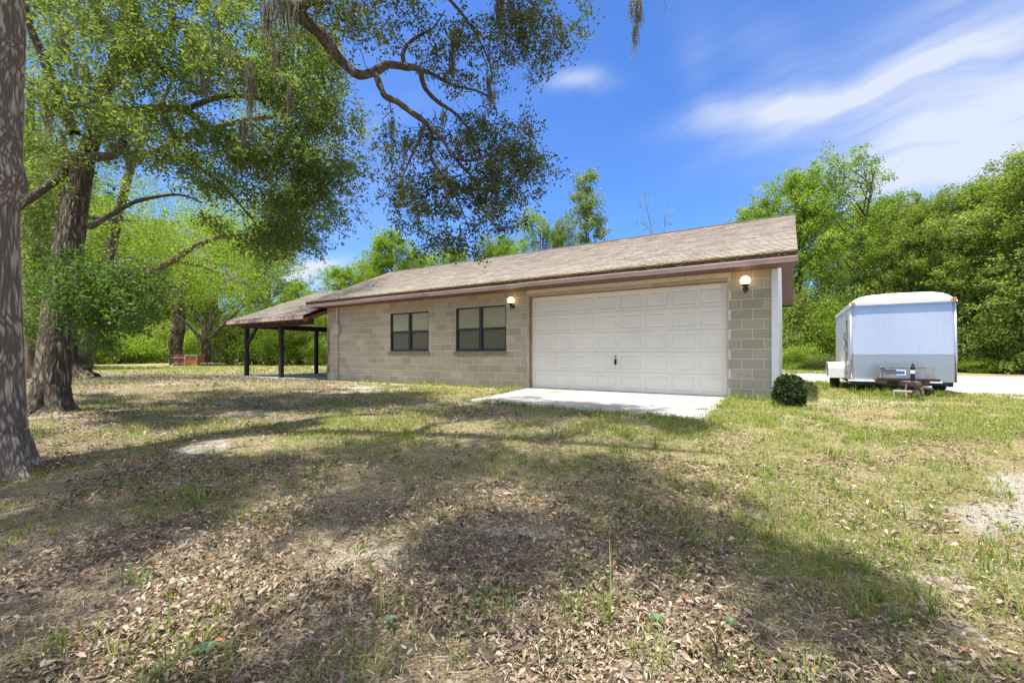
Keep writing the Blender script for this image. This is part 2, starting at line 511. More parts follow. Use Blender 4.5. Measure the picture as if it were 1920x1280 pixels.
    # bark
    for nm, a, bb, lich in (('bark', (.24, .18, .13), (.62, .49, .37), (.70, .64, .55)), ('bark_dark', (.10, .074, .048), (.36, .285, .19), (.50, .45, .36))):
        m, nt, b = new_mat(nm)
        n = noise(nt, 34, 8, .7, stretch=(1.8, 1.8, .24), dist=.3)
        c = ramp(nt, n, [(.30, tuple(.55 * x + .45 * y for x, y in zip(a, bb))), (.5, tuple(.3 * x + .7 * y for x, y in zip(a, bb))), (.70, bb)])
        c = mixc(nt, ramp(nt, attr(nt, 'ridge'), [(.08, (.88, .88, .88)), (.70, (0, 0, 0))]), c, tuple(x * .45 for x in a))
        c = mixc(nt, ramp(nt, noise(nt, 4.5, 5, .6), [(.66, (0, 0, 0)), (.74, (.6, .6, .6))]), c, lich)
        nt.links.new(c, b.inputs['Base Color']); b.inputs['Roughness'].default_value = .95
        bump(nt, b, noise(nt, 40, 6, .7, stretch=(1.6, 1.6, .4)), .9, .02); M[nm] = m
    m, nt, b = new_mat('dark_limb_bark')
    c = ramp(nt, noise(nt, 14, 6, .65), [(.3, (.045, .035, .027)), (.55, (.11, .088, .066)), (.75, (.25, .22, .18))])
    nt.links.new(c, b.inputs['Base Color']); b.inputs['Roughness'].default_value = .95
    bump(nt, b, noise(nt, 45, 5, .7), .7, .02); M['limb'] = m
    # leaves
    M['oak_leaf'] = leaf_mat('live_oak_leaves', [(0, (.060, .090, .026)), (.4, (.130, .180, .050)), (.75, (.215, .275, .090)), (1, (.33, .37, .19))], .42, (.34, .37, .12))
    M['oak_dark'] = leaf_mat('shaded_oak_leaves', [(0, (.040, .050, .019)), (.5, (.088, .108, .038)), (.85, (.16, .185, .065)), (1, (.24, .26, .13))], .32, (.34, .38, .12))  # darker copy of the live oak leaves, with their shade put into the colour
    M['low_leaf'] = leaf_mat('fresh_oak_shoots', [(0, (.045, .075, .020)), (.5, (.085, .135, .036)), (1, (.16, .215, .07))], .42, (.32, .42, .09))
    M['bright_leaf'] = leaf_mat('spring_leaves', [(0, (.085, .135, .025)), (.4, (.170, .250, .042)), (.75, (.255, .345, .062)), (1, (.36, .42, .11))], .48, (.36, .40, .09))
    M['wood_leaf'] = leaf_mat('woodland_leaves', [(0, (.062, .088, .022)), (.4, (.155, .215, .048)), (.75, (.255, .315, .080)), (1, (.36, .39, .16))], .45, (.36, .38, .11))
    M['grey_leaf'] = leaf_mat('greyish_green_leaves', [(0, (.05, .065, .03)), (.5, (.10, .125, .055)), (1, (.17, .19, .10))], .35, (.32, .36, .15))
    M['shrub_leaf'] = leaf_mat('dark_clipped_shrub_leaves', [(0, (.018, .030, .010)), (.6, (.042, .066, .020)), (1, (.13, .17, .05))], .2, (.3, .4, .1))
    M['moss'] = leaf_mat('spanish_moss', [(0, (.13, .125, .09)), (.6, (.24, .23, .175)), (1, (.36, .35, .28))], .3, (.30, .30, .22), .9)
    M['litter'] = leaf_mat('dead_oak_leaves', [(0, (.070, .049, .032)), (.3, (.165, .120, .082)), (.55, (.285, .215, .150)), (.82, (.41, .33, .25)), (.96, (.52, .455, .37)), (1, (.40, .16, .075))], .12, (.30, .26, .2), .6)
    M['grass'] = leaf_mat('grass_blades', [(0, (.56, .48, .28)), (.22, (.42, .38, .16)), (.5, (.265, .295, .075)), (.8, (.17, .24, .05)), (1, (.10, .17, .035))], .40, (.34, .37, .12), .55)
    M['weed'] = leaf_mat('broad_weed_leaves', [(0, (.10, .17, .08)), (1, (.19, .27, .15))], .3)
    # ground
    m, nt, b = new_mat('sandy_ground')
    obj = nt.nodes.new('ShaderNodeTexCoord').outputs['Object']
    n1 = noise(nt, 70, 7, .78); n2 = noise(nt, 7, 6, .65)
    lit = ramp(nt, n1, [(.37, (.050, .036, .023)), (.46, (.185, .142, .093)), (.56, (.33, .265, .18)), (.68, (.54, .46, .35))])
    sand = ramp(nt, n1, [(.35, (.16, .135, .105)), (.47, (.40, .355, .295)), (.62, (.62, .57, .50))])
    gr = ramp(nt, n1, [(.36, (.075, .06, .025)), (.46, (.23, .19, .085)), (.56, (.36, .315, .155)), (.68, (.58, .51, .34))])
    def edge(a, n, lo, hi):
        s = nt.nodes.new('ShaderNodeMath'); s.operation = 'ADD'
        t = nt.nodes.new('ShaderNodeMath'); t.operation = 'MULTIPLY_ADD'; t.inputs[1].default_value = .8; t.inputs[2].default_value = -.4
        nt.links.new(n, t.inputs[0]); nt.links.new(a, s.inputs[0]); nt.links.new(t.outputs[0], s.inputs[1])
        return ramp(nt, s.outputs[0], [(lo, (0, 0, 0)), (hi, (1, 1, 1))])
    c = mixc(nt, edge(attr(nt, 'grass'), n2, .32, .68), lit, gr)
    c = mixc(nt, edge(attr(nt, 'sand'), n2, .40, .72), c, sand)
    c = mixc(nt, ramp(nt, noise(nt, 13, 5, .7), [(.56, (0, 0, 0)), (.64, (.75, .75, .75))]), c, sand)
    nt.links.new(c, b.inputs['Base Color']); b.inputs['Roughness'].default_value = 1; b.inputs['Specular IOR Level'].default_value = .1
    bump(nt, b, n1, .9, .03); M['ground'] = m
    m, nt, b = new_mat('white_gravel')
    n1 = noise(nt, 22, 8, .8)
    c = ramp(nt, n1, [(.33, (.19, .175, .155)), (.48, (.42, .40, .37)), (.62, (.62, .60, .56))])
    c = mixc(nt, ramp(nt, noise(nt, .9, 5, .65), [(.52, (0, 0, 0)), (.66, (.8, .8, .8))]), c, (.25, .24, .12))
    nt.links.new(c, b.inputs['Base Color']); b.inputs['Roughness'].default_value = 1
    bump(nt, b, n1, .8, .03); M['gravel'] = m


build_materials()


# ------------------------------------------------------------------ terrain
def gz(x, y):
    x = np.asarray(x, float); y = np.asarray(y, float)
    f = fwd_of(x, y)
    base = -0.35 * (1 - smooth(1.5, 6.5, f))
    near = np.exp(-((f - 3) / 14) ** 2) * (y < 9.9)
    return base + near * .035 * (fbm(x * .9, y * .9, 0, 5, 3) - .5) * smooth(9.9, 8.5, y)


def grass_mask(x, y):
    f = fwd_of(x, y)
    lawn = smooth(-2.6, .2, x + .25 * (y - 5)) * smooth(1.2, 3.2, y)
    mid = .54 * smooth(-9, -5, x) * smooth(1.8, 4.0, f)
    wall = .62 * smooth(-13, -9, x) * smooth(6.5, 8, y) * smooth(25, 20, f)
    left = .19
    far = .95 * smooth(19, 25, f)
    g = np.maximum.reduce([lawn * .95, mid, wall, far, left + 0 * f])
    return np.clip(g + (fbm(x * .8, y * .8, 0, 11, 4) - .5) * .75, 0, 1)


def sand_mask(x, y):
    f = fwd_of(x, y)
    n = fbm(x * .55 + 7, y * .55, 0, 23, 4)
    s = .8 * smooth(.60, .74, n)
    # bare sand along the foot of the wall and by the near right of the frame
    s = np.maximum(s, .8 * np.exp(-((y - 9.6) / .45) ** 2) * (x < -6.2) * (x > -14.4))
    for (u, v, ru, rv, k) in [(385, 838, 55, 12, 1), (1000, 945, 130, 14, .8), (700, 985, 150, 30, .7), (590, 1240, 130, 60, .9), (800, 1230, 130, 50, .7), (180, 1200, 60, 14, .8),
                              (1810, 1070, 150, 60, .45), (1560, 1000, 150, 30, .5), (1560, 765, 80, 8, .8), (350, 960, 30, 18, .8), (1700, 1000, 220, 40, .5), (1850, 1140, 120, 80, .4)]:
        c = ray(u, v); c = c * (CAM_H + .1) / -c[2]
        a = ray(u + ru, v); a = a * (CAM_H + .1) / -a[2]
        e = ray(u, v - rv); e = e * (CAM_H + .1) / -e[2]
        ra = max(np.hypot(*(a - c)[:2]), .1); re = max(np.hypot(*(e - c)[:2]), .1)
        dx, dy = x - c[0], y - c[1]
        dr, df = right_of(dx, dy), fwd_of(dx, dy)
        s = np.maximum(s, .92 * k * np.exp(-((dr / ra) ** 2 + (df / re) ** 2) * 1.2))
    return np.clip(s * (1 - .55 * smooth(14, 24, f)) * (.55 + .9 * fbm(x * 3, y * 3, 0, 31, 3)), 0, 1)


def axis_pts(lo, hi, step, far):
    core = np.arange(lo, hi + 1e-6, step)
    a = []; s = step; p = lo
    while p > -far: s *= 1.22; p -= s; a.append(p)
    b = []; s = step; p = core[-1]
    while p < far: s *= 1.22; p += s; b.append(p)
    return np.concatenate([a[::-1], core, b])


def build_ground():
    xs, ys = axis_pts(-12, 5, .06, 400), axis_pts(-.5, 10, .06, 400)
    X, Y = np.meshgrid(xs, ys)
    Z = gz(X, Y)
    near = smooth(22, 8, np.hypot(X, Y)) * smooth(10.05, 9.6, Y)
    Z = Z + near * (.03 * (fbm(X * 5, Y * 5, 0, 3, 3) - .5) + .018 * (fbm(X * 17, Y * 17, 0, 4, 2) - .5))
    # under slabs and building the soil stays low
    under = ((X > -20.2) & (X < 0) & (Y > 9.6) & (Y < 18.6))
    Z = np.where(under, np.minimum(Z, -.03), Z)
    inap = (X > -6.2 + (Y - 10) * -.22) & (X < -.95) & (Y > 6.55) & (Y < 10.3)
    Z = np.where(inap, Z - .03, Z)
    V = np.stack([X, Y, Z], -1).reshape(-1, 3)
    nx, ny = len(xs), len(ys)
    i = np.arange(ny - 1)[:, None] * nx + np.arange(nx - 1)[None]
    Fq = np.stack([i, i + 1, i + nx + 1, i + nx], -1).reshape(-1, 4)
    me = np_mesh('ground', V, Fq, {'grass': grass_mask(V[:, 0], V[:, 1]), 'sand': sand_mask(V[:, 0], V[:, 1])})
    o = link_mesh('ground', me, M['ground'], smooth_sh=True)
    tag(o, kind='structure')
    # gravel yard behind and beside the trailer
    rng = np.random.default_rng(3)
    n = 90
    front, back = [], []
    for k in range(n + 1):
        x = -1.0 + 45 * (k / n) ** 1.6
        yf = 17.6 if x < 2.2 else 17.6 - 4.4 * float(smooth(2.2, 4.2, x)) - .02 * (x - 4)
        front.append((x, yf + .5 * float(fbm(x * 1.3, 0, 0, 77, 4) - .5)))
        back.append((x, 25.0 + .08 * x + 1.2 * float(fbm(x * .7, 9, 0, 78, 3) - .5)))
    mb = MB()
    for k in range(n):
        a, b_, c, d = front[k], front[k + 1], back[k + 1], back[k]
        mb.poly([(*a, .006), (*b_, .006), (*c, .006), (*d, .006)])
    tag(mb.build('gravel_drive', M['gravel']), kind='structure')


build_ground()


# ------------------------------------------------------------------ the block building
D = 10.15
XL, XR = -14.46, -.205
YB = 18.0
DX0, DX1, DH = -5.80, -1.085, 2.42
WINS = [(-11.15, -9.42, 1.01, 2.265), (-8.365, -6.57, 1.0, 2.285)]
EAVE_Y, EAVE_Z, RID_Y, RID_Z = 9.5, 2.80, 14.0, 4.655


def shingle_slope(mb, y0, z0, y1, z1, xl0, xl1, xr0, xr1, seed, expo=.142):
    """stepped courses of tabs from the eave (0) to the ridge (1)"""
    rng = random.Random(seed)
    ln = math.hypot(y1 - y0, z1 - z0); n = max(2, int(round(ln / expo)))
    ny, nz = -(z1 - z0) / ln, (y1 - y0) / ln
    if nz < 0: ny, nz = -ny, -nz
    th = .011
    for k in range(n):
        a, b = k / n, (k + 1) / n
        xl, xr = xl0 + (xl1 - xl0) * a, xr0 + (xr1 - xr0) * a
        xl2, xr2 = xl0 + (xl1 - xl0) * b, xr0 + (xr1 - xr0) * b
        ya, za = y0 + (y1 - y0) * a, z0 + (z1 - z0) * a
        yb, zb = y0 + (y1 - y0) * b, z0 + (z1 - z0) * b
        x = xl - rng.random() * .3; w = .305
        row = rng.uniform(-.10, .10)
        while x < xr:
            s, e = max(x + .004, xl), min(x + w - .004, xr)
            if e - s > .02:
                t = min(1, max(0, .5 + row + rng.gauss(0, .22)))
                lift = th + rng.uniform(0, .004)
                sk = lambda q: xl2 + (q - xl) / (xr - xl) * (xr2 - xl2)
                p = [(s, ya + ny * lift, za + nz * lift), (e, ya + ny * lift, za + nz * lift), (sk(e), yb + ny * .001, zb + nz * .001), (sk(s), yb + ny * .001, zb + nz * .001)]
                mb.poly(p, 0, t)
                mb.poly([(s, ya, za), (e, ya, za), p[1], p[0]], 0, max(0, t - .45))
            x += w
        mb.poly([(xl, ya, za), (xr, ya, za), (xr2, yb, zb), (xl2, yb, zb)], 0, .0)


def build_house():
    root = empty('block_building', (-7.3, D, 0))
    tag(root, 'long tan concrete block garage building with brown shingle roof and wide white door', 'building')
    OFF = (-7.3, D, 0)

    def B(mb, name, mat, parent=root, **k):
        return mb.build(name, mat, parent, off=OFF if parent is root else k.pop('off', OFF), **k)
    # --- block wall: mortar core with openings, blocks 4 mm proud
    core = MB()
    holes = [(DX0 - .11, DX1 + .03, -.2, DH + .09)] + [(a, b, c, d) for a, b, c, d in WINS]
    xs = sorted({XL, XR, *[h[0] for h in holes], *[h[1] for h in holes]})
    zs = sorted({-.2, 2.9, *[h[2] for h in holes], *[h[3] for h in holes]})
    def inside(x, z):
        return any(h[0] < x < h[1] and h[2] < z < h[3] for h in holes)
    for i in range(len(xs) - 1):
        for j in range(len(zs) - 1):
            if not inside((xs[i] + xs[i + 1]) / 2, (zs[j] + zs[j + 1]) / 2):
                core.poly([(xs[i], D, zs[j]), (xs[i + 1], D, zs[j]), (xs[i + 1], D, zs[j + 1]), (xs[i], D, zs[j + 1])], 1)
    for (x0, x1, z0, z1) in holes:                         # reveals
        dp = .16
        core.poly([(x0, D, z0), (x0, D + dp, z0), (x0, D + dp, z1), (x0, D, z1)], 1)
        core.poly([(x1, D, z0), (x1, D + dp, z0), (x1, D + dp, z1), (x1, D, z1)], 1)
        core.poly([(x0, D, z1), (x0, D + dp, z1), (x1, D + dp, z1), (x1, D, z1)], 1)
        core.poly([(x0, D, z0), (x0, D + dp, z0), (x1, D + dp, z0), (x1, D, z0)], 1)
    rng = random.Random(4)
    H, W, J = .2032, .4064, .0055
    for r in range(-1, 13):
        z0, z1 = r * H + J, (r + 1) * H - J
        x = XR - (W if r % 2 == 0 else W / 2)
        segs = []
        xe = XR
        while xe > XL + .02:
            xb = max(XL, xe - (W if (r % 2 == 0 or xe < XR) else W / 2))
            segs.append((xb, xe)); xe = xb
        for (a, b) in segs:
            pcs = [(a, b)]
            for (h0, h1, k0, k1) in holes:
                if z1 <= k0 + .03 or z0 >= k1 - .03: continue
                nw = []
                for (p, q) in pcs:
                    if q <= h0 or p >= h1: nw.append((p, q))
                    else:
                        if p < h0: nw.append((p, h0))
                        if q > h1: nw.append((h1, q))
                pcs = nw
            for (p, q) in pcs:
                zz0, zz1 = z0, z1
                for (h0, h1, k0, k1) in holes:             # trim against heads and sills
                    if q > h0 + .01 and p < h1 - .01:
                        if zz0 < k1 < zz1: zz0 = k1 + J
                        if zz0 < k0 < zz1: zz1 = k0 - J
                if q - p < .05 or zz1 - zz0 < .03: continue
                a_, b_ = p + J, q - J
                # smooth rendered lintels over the openings
                t = min(1, max(0, rng.gauss(.5, .24)))
                yo = D - .0045 - rng.uniform(0, .0012); e = .004
                f = [(a_ + e, yo, zz0 + e), (b_ - e, yo, zz0 + e), (b_ - e, yo, zz1 - e), (a_ + e, yo, zz1 - e)]
                o = [(a_, D - .0005, zz0), (b_, D - .0005, zz0), (b_, D - .0005, zz1), (a_, D - .0005, zz1)]
                core.poly(f, 0, t)
                for i in range(4):
                    j = (i + 1) % 4
                    core.poly([o[i], o[j], f[j], f[i]], 0, t)
    # left, rear and right walls
    core.poly([(XL, D, -.2), (XL, YB, -.2), (XL, YB, 2.9), (XL, RID_Y, RID_Z - .12), (XL, D, 2.9)], 1)
    core.poly([(XL, YB, -.2), (XR, YB, -.2), (XR, YB, 2.9), (XL, YB, 2.9)], 1)
    B(core, 'block_wall', [M['block'], M['mortar']])
    rw = MB()
    rw.prism([(D + .012, -.2), (YB, -.2), (YB, 2.85), (RID_Y, RID_Z - .14), (D + .012, 2.85)], 'x', XR + .001, XR + .022)
    rw.box(XR - .075, D - .028, -.05, XR + .03, D + .011, 2.60)
    B(rw, 'white_side_wall', M['white_wall'])
    # nail holes and stains on the pier
    for x, z in ((-1.02, 1.02), (-.86, .50), (-.70, .475), (-.42, .60), (-1.0, .60)):
        nh = MB(); nh.lathe((x, D - .0058, z), [(0.0001, -.001), (.011, -.001), (.011, .002)], 8, axis='y')
        B(nh, 'anchor_hole', M['black'])
    # --- roof
    rf = MB()
    XRr = .145
    shingle_slope(rf, EAVE_Y, EAVE_Z, RID_Y, RID_Z, -14.80, -15.40, XRr, XRr, 1)
    shingle_slope(rf, 18.5, EAVE_Z, RID_Y, RID_Z, -14.80, -15.40, XRr, XRr, 2)
    for s in (-1, 1):                                      # ridge caps
        x = -15.40
        while x < XRr:
            e = min(x + .30, XRr)
            rf.poly([(x, RID_Y, RID_Z + .026), (e, RID_Y, RID_Z + .018), (e, RID_Y + s * .13, RID_Z - .036), (x, RID_Y + s * .13, RID_Z - .030)], 1, .0)
            x += .15
    deck = MB()
    roof = B(rf, 'roof', [M['shingle'], M['ridge_cap']])
    # decking and rake boards
    for s, ye in ((1, EAVE_Y), (-1, 18.5)):
        for (xa, xb, xa2, xb2) in ((-14.79, XRr - .002, -15.39, XRr - .002),):
            lo = .13
            deck.poly([(xa, ye, EAVE_Z - .004), (xb, ye, EAVE_Z - .004), (xb2, RID_Y, RID_Z - .004), (xa2, RID_Y, RID_Z - .004)])
            deck.poly([(xa, ye, EAVE_Z - lo), (xb, ye, EAVE_Z - lo), (xb2, RID_Y, RID_Z - lo), (xa2, RID_Y, RID_Z - lo)])
            deck.poly([(xb, ye, EAVE_Z - .004), (xb, ye, EAVE_Z - lo), (xb2, RID_Y, RID_Z - lo), (xb2, RID_Y, RID_Z - .004)])
            deck.poly([(xa, ye, EAVE_Z - .004), (xa, ye, EAVE_Z - lo), (xa2, RID_Y, RID_Z - lo), (xa2, RID_Y, RID_Z - .004)])
    B(deck, 'rake_board', M['dark_fascia'])
    dr = MB()                                              # pale metal drip edge on the right rake
    for ye in (EAVE_Y, 18.5):
        dr.poly([(XRr + .004, ye, EAVE_Z + .014), (XRr + .004, RID_Y, RID_Z + .014), (XRr + .004, RID_Y, RID_Z - .03), (XRr + .004, ye, EAVE_Z - .03)])
    B(dr, 'drip_edge', M['pvc'])
    rs = MB()                                              # rake soffit with ribs under both slopes
    for ye in (EAVE_Y + .03, 18.47):
        n = 44
        for k in range(n):
            a, b = k / n, (k + .82) / n
            ya, yb = ye + (RID_Y - ye) * a, ye + (RID_Y - ye) * b
            za, zb = EAVE_Z - .145 + (RID_Z - EAVE_Z) * a, EAVE_Z - .145 + (RID_Z - EAVE_Z) * b
            rs.poly([(XR + .024, ya, za), (XRr - .004, ya, za), (XRr - .004, yb, zb), (XR + .024, yb, zb)])
    # flat ribbed eave soffit
    n = 145
    for k in range(n):
        a = -14.78 + k * (14.78 + .12) / n; w = (14.78 + .12) / n
        rs.poly([(a, EAVE_Y + .02, 2.612), (a + w * .86, EAVE_Y + .02, 2.612), (a + w * .86, D - .001, 2.612), (a, D - .001, 2.612)])
        rs.poly([(a + w * .86, EAVE_Y + .02, 2.620), (a + w, EAVE_Y + .02, 2.620), (a + w, D - .001, 2.620), (a + w * .86, D - .001, 2.620)])
    for xa, xb in ((-14.78, -14.76), (.115, .135)):
        rs.poly([(xa, EAVE_Y + .02, 2.61), (xa, D, 2.61), (xa, D, 2.93), (xa, EAVE_Y + .02, 2.70)])
    B(rs, 'soffit', M['soffit'])
    fa = MB()
    fa.box(-14.80, EAVE_Y - .004, 2.60, XRr, EAVE_Y + .018, 2.788)
    B(fa, 'fascia', M['dark_fascia'])
    fa = MB(); fa.box(-14.80, 18.49, 2.60, XRr, 18.51, 2.788); B(fa, 'fascia', M['dark_fascia'])
    gt = MB()                                              # mauve band in lengths with small sags
    x = -14.80
    k = 0
    while x < XRr - .01:
        e = min(x + 3.02, XRr + .01)
        dz = (-.006, .004, -.003, .006, 0)[k % 5]
        gt.prism([(EAVE_Y - .030, 2.598 + dz), (EAVE_Y - .005, 2.598 + dz), (EAVE_Y - .005, 2.696 + dz), (EAVE_Y - .050, 2.696 + dz), (EAVE_Y - .050, 2.678 + dz), (EAVE_Y - .036, 2.666 + dz)], 'x', x, e - .004)
        x = e; k += 1
    B(gt, 'gutter', M['mauve'])
    me_ = MB()                                             # moss and grit along the bottom course
    r2 = random.Random(9)
    x = -14.78
    while x < XRr:
        w = r2.uniform(.03, .12)
        h = r2.uniform(.008, .03)
        me_.box(x, EAVE_Y - r2.uniform(.012, .03), EAVE_Z - .012 - h * .5, min(x + w, XRr), EAVE_Y + r2.uniform(.01, .05), EAVE_Z + .010 + h * .35)
        x += w * r2.uniform(.9, 1.5)
    B(me_, 'moss_fringe', M['moss_edge'])

    # --- garage door
    gd = MB()
    yd = D + .085
    nx, nz = 8, 5
    sw, sh = (DX1 - DX0) / nx, DH / nz
    for r in range(nz):
        z0, z1 = r * sh + .003, (r + 1) * sh - .003
        for c in range(nx):
            x0, x1 = DX0 + c * sw, DX0 + (c + 1) * sw
            mx_, mz = .052, .075
            rects = [(x0, z0, x1, z1, 0), (x0 + mx_, z0 + mz, x1 - mx_, z1 - mz, 0), (x0 + mx_ + .016, z0 + mz + .016, x1 - mx_ - .016, z1 - mz - .016, .016),
                     (x0 + mx_ + .052, z0 + mz + .045, x1 - mx_ - .052, z1 - mz - .045, .003)]
            for (p, q) in zip(rects[:-1], rects[1:]):
                A = [(p[0], yd + p[4], p[1]), (p[2], yd + p[4], p[1]), (p[2], yd + p[4], p[3]), (p[0], yd + p[4], p[3])]
                Bq = [(q[0], yd + q[4], q[1]), (q[2], yd + q[4], q[1]), (q[2], yd + q[4], q[3]), (q[0], yd + q[4], q[3])]
                for i in range(4):
                    j = (i + 1) % 4
                    gd.poly([A[i], A[j], Bq[j], Bq[i]])
            q = rects[-1]
            gd.poly([(q[0], yd + q[4], q[1]), (q[2], yd + q[4], q[1]), (q[2], yd + q[4], q[3]), (q[0], yd + q[4], q[3])])
        if r: gd.poly([(DX0, yd, z0 - .006), (DX1, yd, z0 - .006), (DX1, yd + .012, z0 - .003), (DX0, yd + .012, z0 - .003)])
        gd.poly([(DX0, yd + .012, z1 + .003), (DX1, yd + .012, z1 + .003), (DX1, yd, z1), (DX0, yd, z1)])
        gd.poly([(DX0, yd + .012, z0 - .003), (DX1, yd + .012, z0 - .003), (DX1, yd, z0), (DX0, yd, z0)])
    door = B(gd, 'garage_door', M['door_white'])
    sl = MB(); sl.box(DX0, yd - .006, -.012, DX1, yd + .03, .022)
    B(sl, 'bottom_seal', M['black'], door)
    hd = MB()
    hx = -3.50
    hd.lathe((hx, yd - .012, .86), [(.0001, -.004), (.017, -.004), (.019, .004), (.019, .014)], 14, axis='y')
    hd.box(hx - .022, yd - .006, .66, hx + .022, yd + .002, .80)
    hd.tube([(hx, yd, .765), (hx, yd - .05, .765)], .012, 10)
    hd.tube([(hx + .005, yd - .052, .80), (hx - .004, yd - .056, .765), (hx - .01, yd - .05, .68)], [.011, .014, .011], 10)
    B(hd, 'handle', M['black'], door)
    fr = MB()
    fr.box(DX0 - .108, D - .012, -.02, DX0 - .046, D + .15, DH + .085)          # jambs
    fr.box(DX1 + .002, D - .008, -.02, DX1 + .030, D + .15, DH + .085)
    fr.box(DX0 - .046, D - .010, DH + .024, DX1 + .002, D + .15, DH + .085)
    B(fr, 'door_frame', M['pale_trim'], door, bevel=.004)
    fr = MB()
    fr.box(DX0 - .045, D + .012, -.02, DX0 - .004, D + .12, DH + .0)
    fr.box(DX0 - .045, D + .004, DH + .004, DX1 + .0005, D + .12, DH + .022)
    B(fr, 'door_stop', M['jamb'], door, bevel=.003)
    # --- windows
    for wi, (x0, x1, z0, z1) in enumerate(WINS):
        fm = MB(); y0, y1 = D + .035, D + .085
        t = .045; xm = (x0 + x1) / 2; zm = z0 + (z1 - z0) * .5
        fm.box(x0, y0, z0, x0 + t, y1, z1); fm.box(x1 - t, y0, z0, x1, y1, z1)
        fm.box(x0 + t, y0, z1 - t, x1 - t, y1, z1); fm.box(x0 + t, y0, z0, x1 - t, y1, z0 + t)
        fm.box(xm - .045, y0 - .004, z0 + t, xm + .045, y1, z1 - t)
        for a, b in ((x0 + t, xm - .045), (xm + .045, x1 - t)):
            fm.box(a, y0 + .004, zm - .028, b, y1, zm + .028)
            fm.box(a, y0 + .012, z0 + t, a + .022, y1, zm - .028); fm.box(b - .022, y0 + .012, z0 + t, b, y1, zm - .028)
            fm.box(a + .022, y0 + .012, z0 + t, b - .022, y1, z0 + t + .022)
        win = B(fm, 'window', M['bronze'])
        win['label'] = ('smaller dark framed four pane window further from the garage door', 'larger dark framed four pane window beside the wall lamp')[wi]
        gl = MB(); sc = MB(); bl = MB()
        for a, b in ((x0 + t, xm - .045), (xm + .045, x1 - t)):
            gl.poly([(a, D + .070, z0 + t), (b, D + .070, z0 + t), (b, D + .070, z1 - t), (a, D + .070, z1 - t)])
            sc.poly([(a, D + .055, z0 + t), (b, D + .055, z0 + t), (b, D + .055, zm), (a, D + .055, zm)])
        n = 60
        for k in range(n):                                # slats of the closed blind
            za = z0 + (z1 - z0) * k / n; zb = z0 + (z1 - z0) * (k + 1) / n
            bl.poly([(x0, D + .088, za), (x1, D + .088, za), (x1, D + .096, zb), (x0, D + .096, zb)])
        B(gl, 'pane', M['glass'], win); B(sc, 'insect_screen', M['screen'], win); B(bl, 'blind', M['blind'], win)
        si = MB(); si.prism([(D - .045, z0 - .115), (D + .10, z0 - .115), (D + .10, z0 + .002), (D + .034, z0 - .002), (D - .045, z0 - .02)], 'x', x0 - .06, x1 + .02)
        B(si, 'sill', M['sill'], win, bevel=.004)
        li = MB(); li.box(x0 - .30, D - .0085, z1 + .004, x1 + .22, D - .0005, z1 + .20)
        B(li, 'lintel', M['lintel'], win, bevel=.003)
    # --- electrics
    eb = MB(); ex = -13.82
    eb.box(ex - .125, D - .125, 1.63, ex + .125, D - .006, 2.01)
    box = B(eb, 'electrical_box', M['grey_box'], bevel=.008)
    c = MB(); c.tube([(ex, D - .05, 2.01), (ex, D - .05, 2.61)], .038, 12); B(c, 'conduit', M['pvc'], box)
    c = MB(); c.tube([(ex + .03, D - .02, 1.63), (ex + .03, D - .02, .12), (ex + .05, D - .03, -.02)], .011, 8); B(c, 'cable', M['rust_pipe'], box)
    c = MB(); c.tube([(ex - .03, D - .03, .55), (ex - .03, D - .03, .20), (ex + .0, D - .03, .18), (ex + .02, D - .03, -.03)], .014, 8); B(c, 'ground_rod', M['pvc'], box)
    pp = MB()
    pp.tube([(-14.36, D - .06, 1.86), (-14.36, D - .06, 1.10)], .028, 10)
    pp.tube([(-14.36, D - .06, 1.10), (-14.36, D - .06, .32), (-14.40, D - .07, .30), (-14.41, D - .08, .24), (-14.41, D - .08, -.05)], .032, 10)
    pp.lathe((-14.36, D - .06, 1.08), [(.046, 0), (.046, .05)], 10); pp.lathe((-14.36, D - .06, .34), [(.05, 0), (.05, .05)], 10)
    B(pp, 'drain_pipe', M['rust_pipe'])
    tr = MB(); tr.box(XL - .02, D - .012, -.05, XL + .10, D + .006, 2.60)
    return root


def build_lamps():
    for (x, z, lab) in ((-.735, 2.36, 'lit round globe wall lamp right of the white garage door'), (-6.33, 2.33, 'lit round globe wall lamp between the window and garage door')):
        root = empty('wall_lamp', (x, D - .006, z - .14))
        tag(root, lab, 'lamp', 'globe lamps beside the garage door')
        br = MB(); y = -.135
        br.lathe((0, -.002, .02), [(.0001, -.012), (.05, -.012), (.055, 0), (.055, .004)], 16, axis='y')
        br.tube([(0, -.01, .02), (0, -.08, .0), (0, y, .02), (0, y, .06)], [.012, .012, .013, .02], 10)
        br.lathe((0, y, .05), [(.0001, -.13), (.014, -.13), (.017, -.06), (.024, -.05), (.03, 0), (.07, .025), (.078, .05), (.05, .052)], 18)
        br.build('bracket', M['black'], root, sm=True)
        gl = MB(); rr = .095
        gl.lathe((0, y, .175), [(max(.0001, rr * math.sin(t)), -rr * math.cos(t)) for t in np.linspace(0, math.pi, 14)], 22)
        gl.build('globe', M['globe'], root, sm=True)


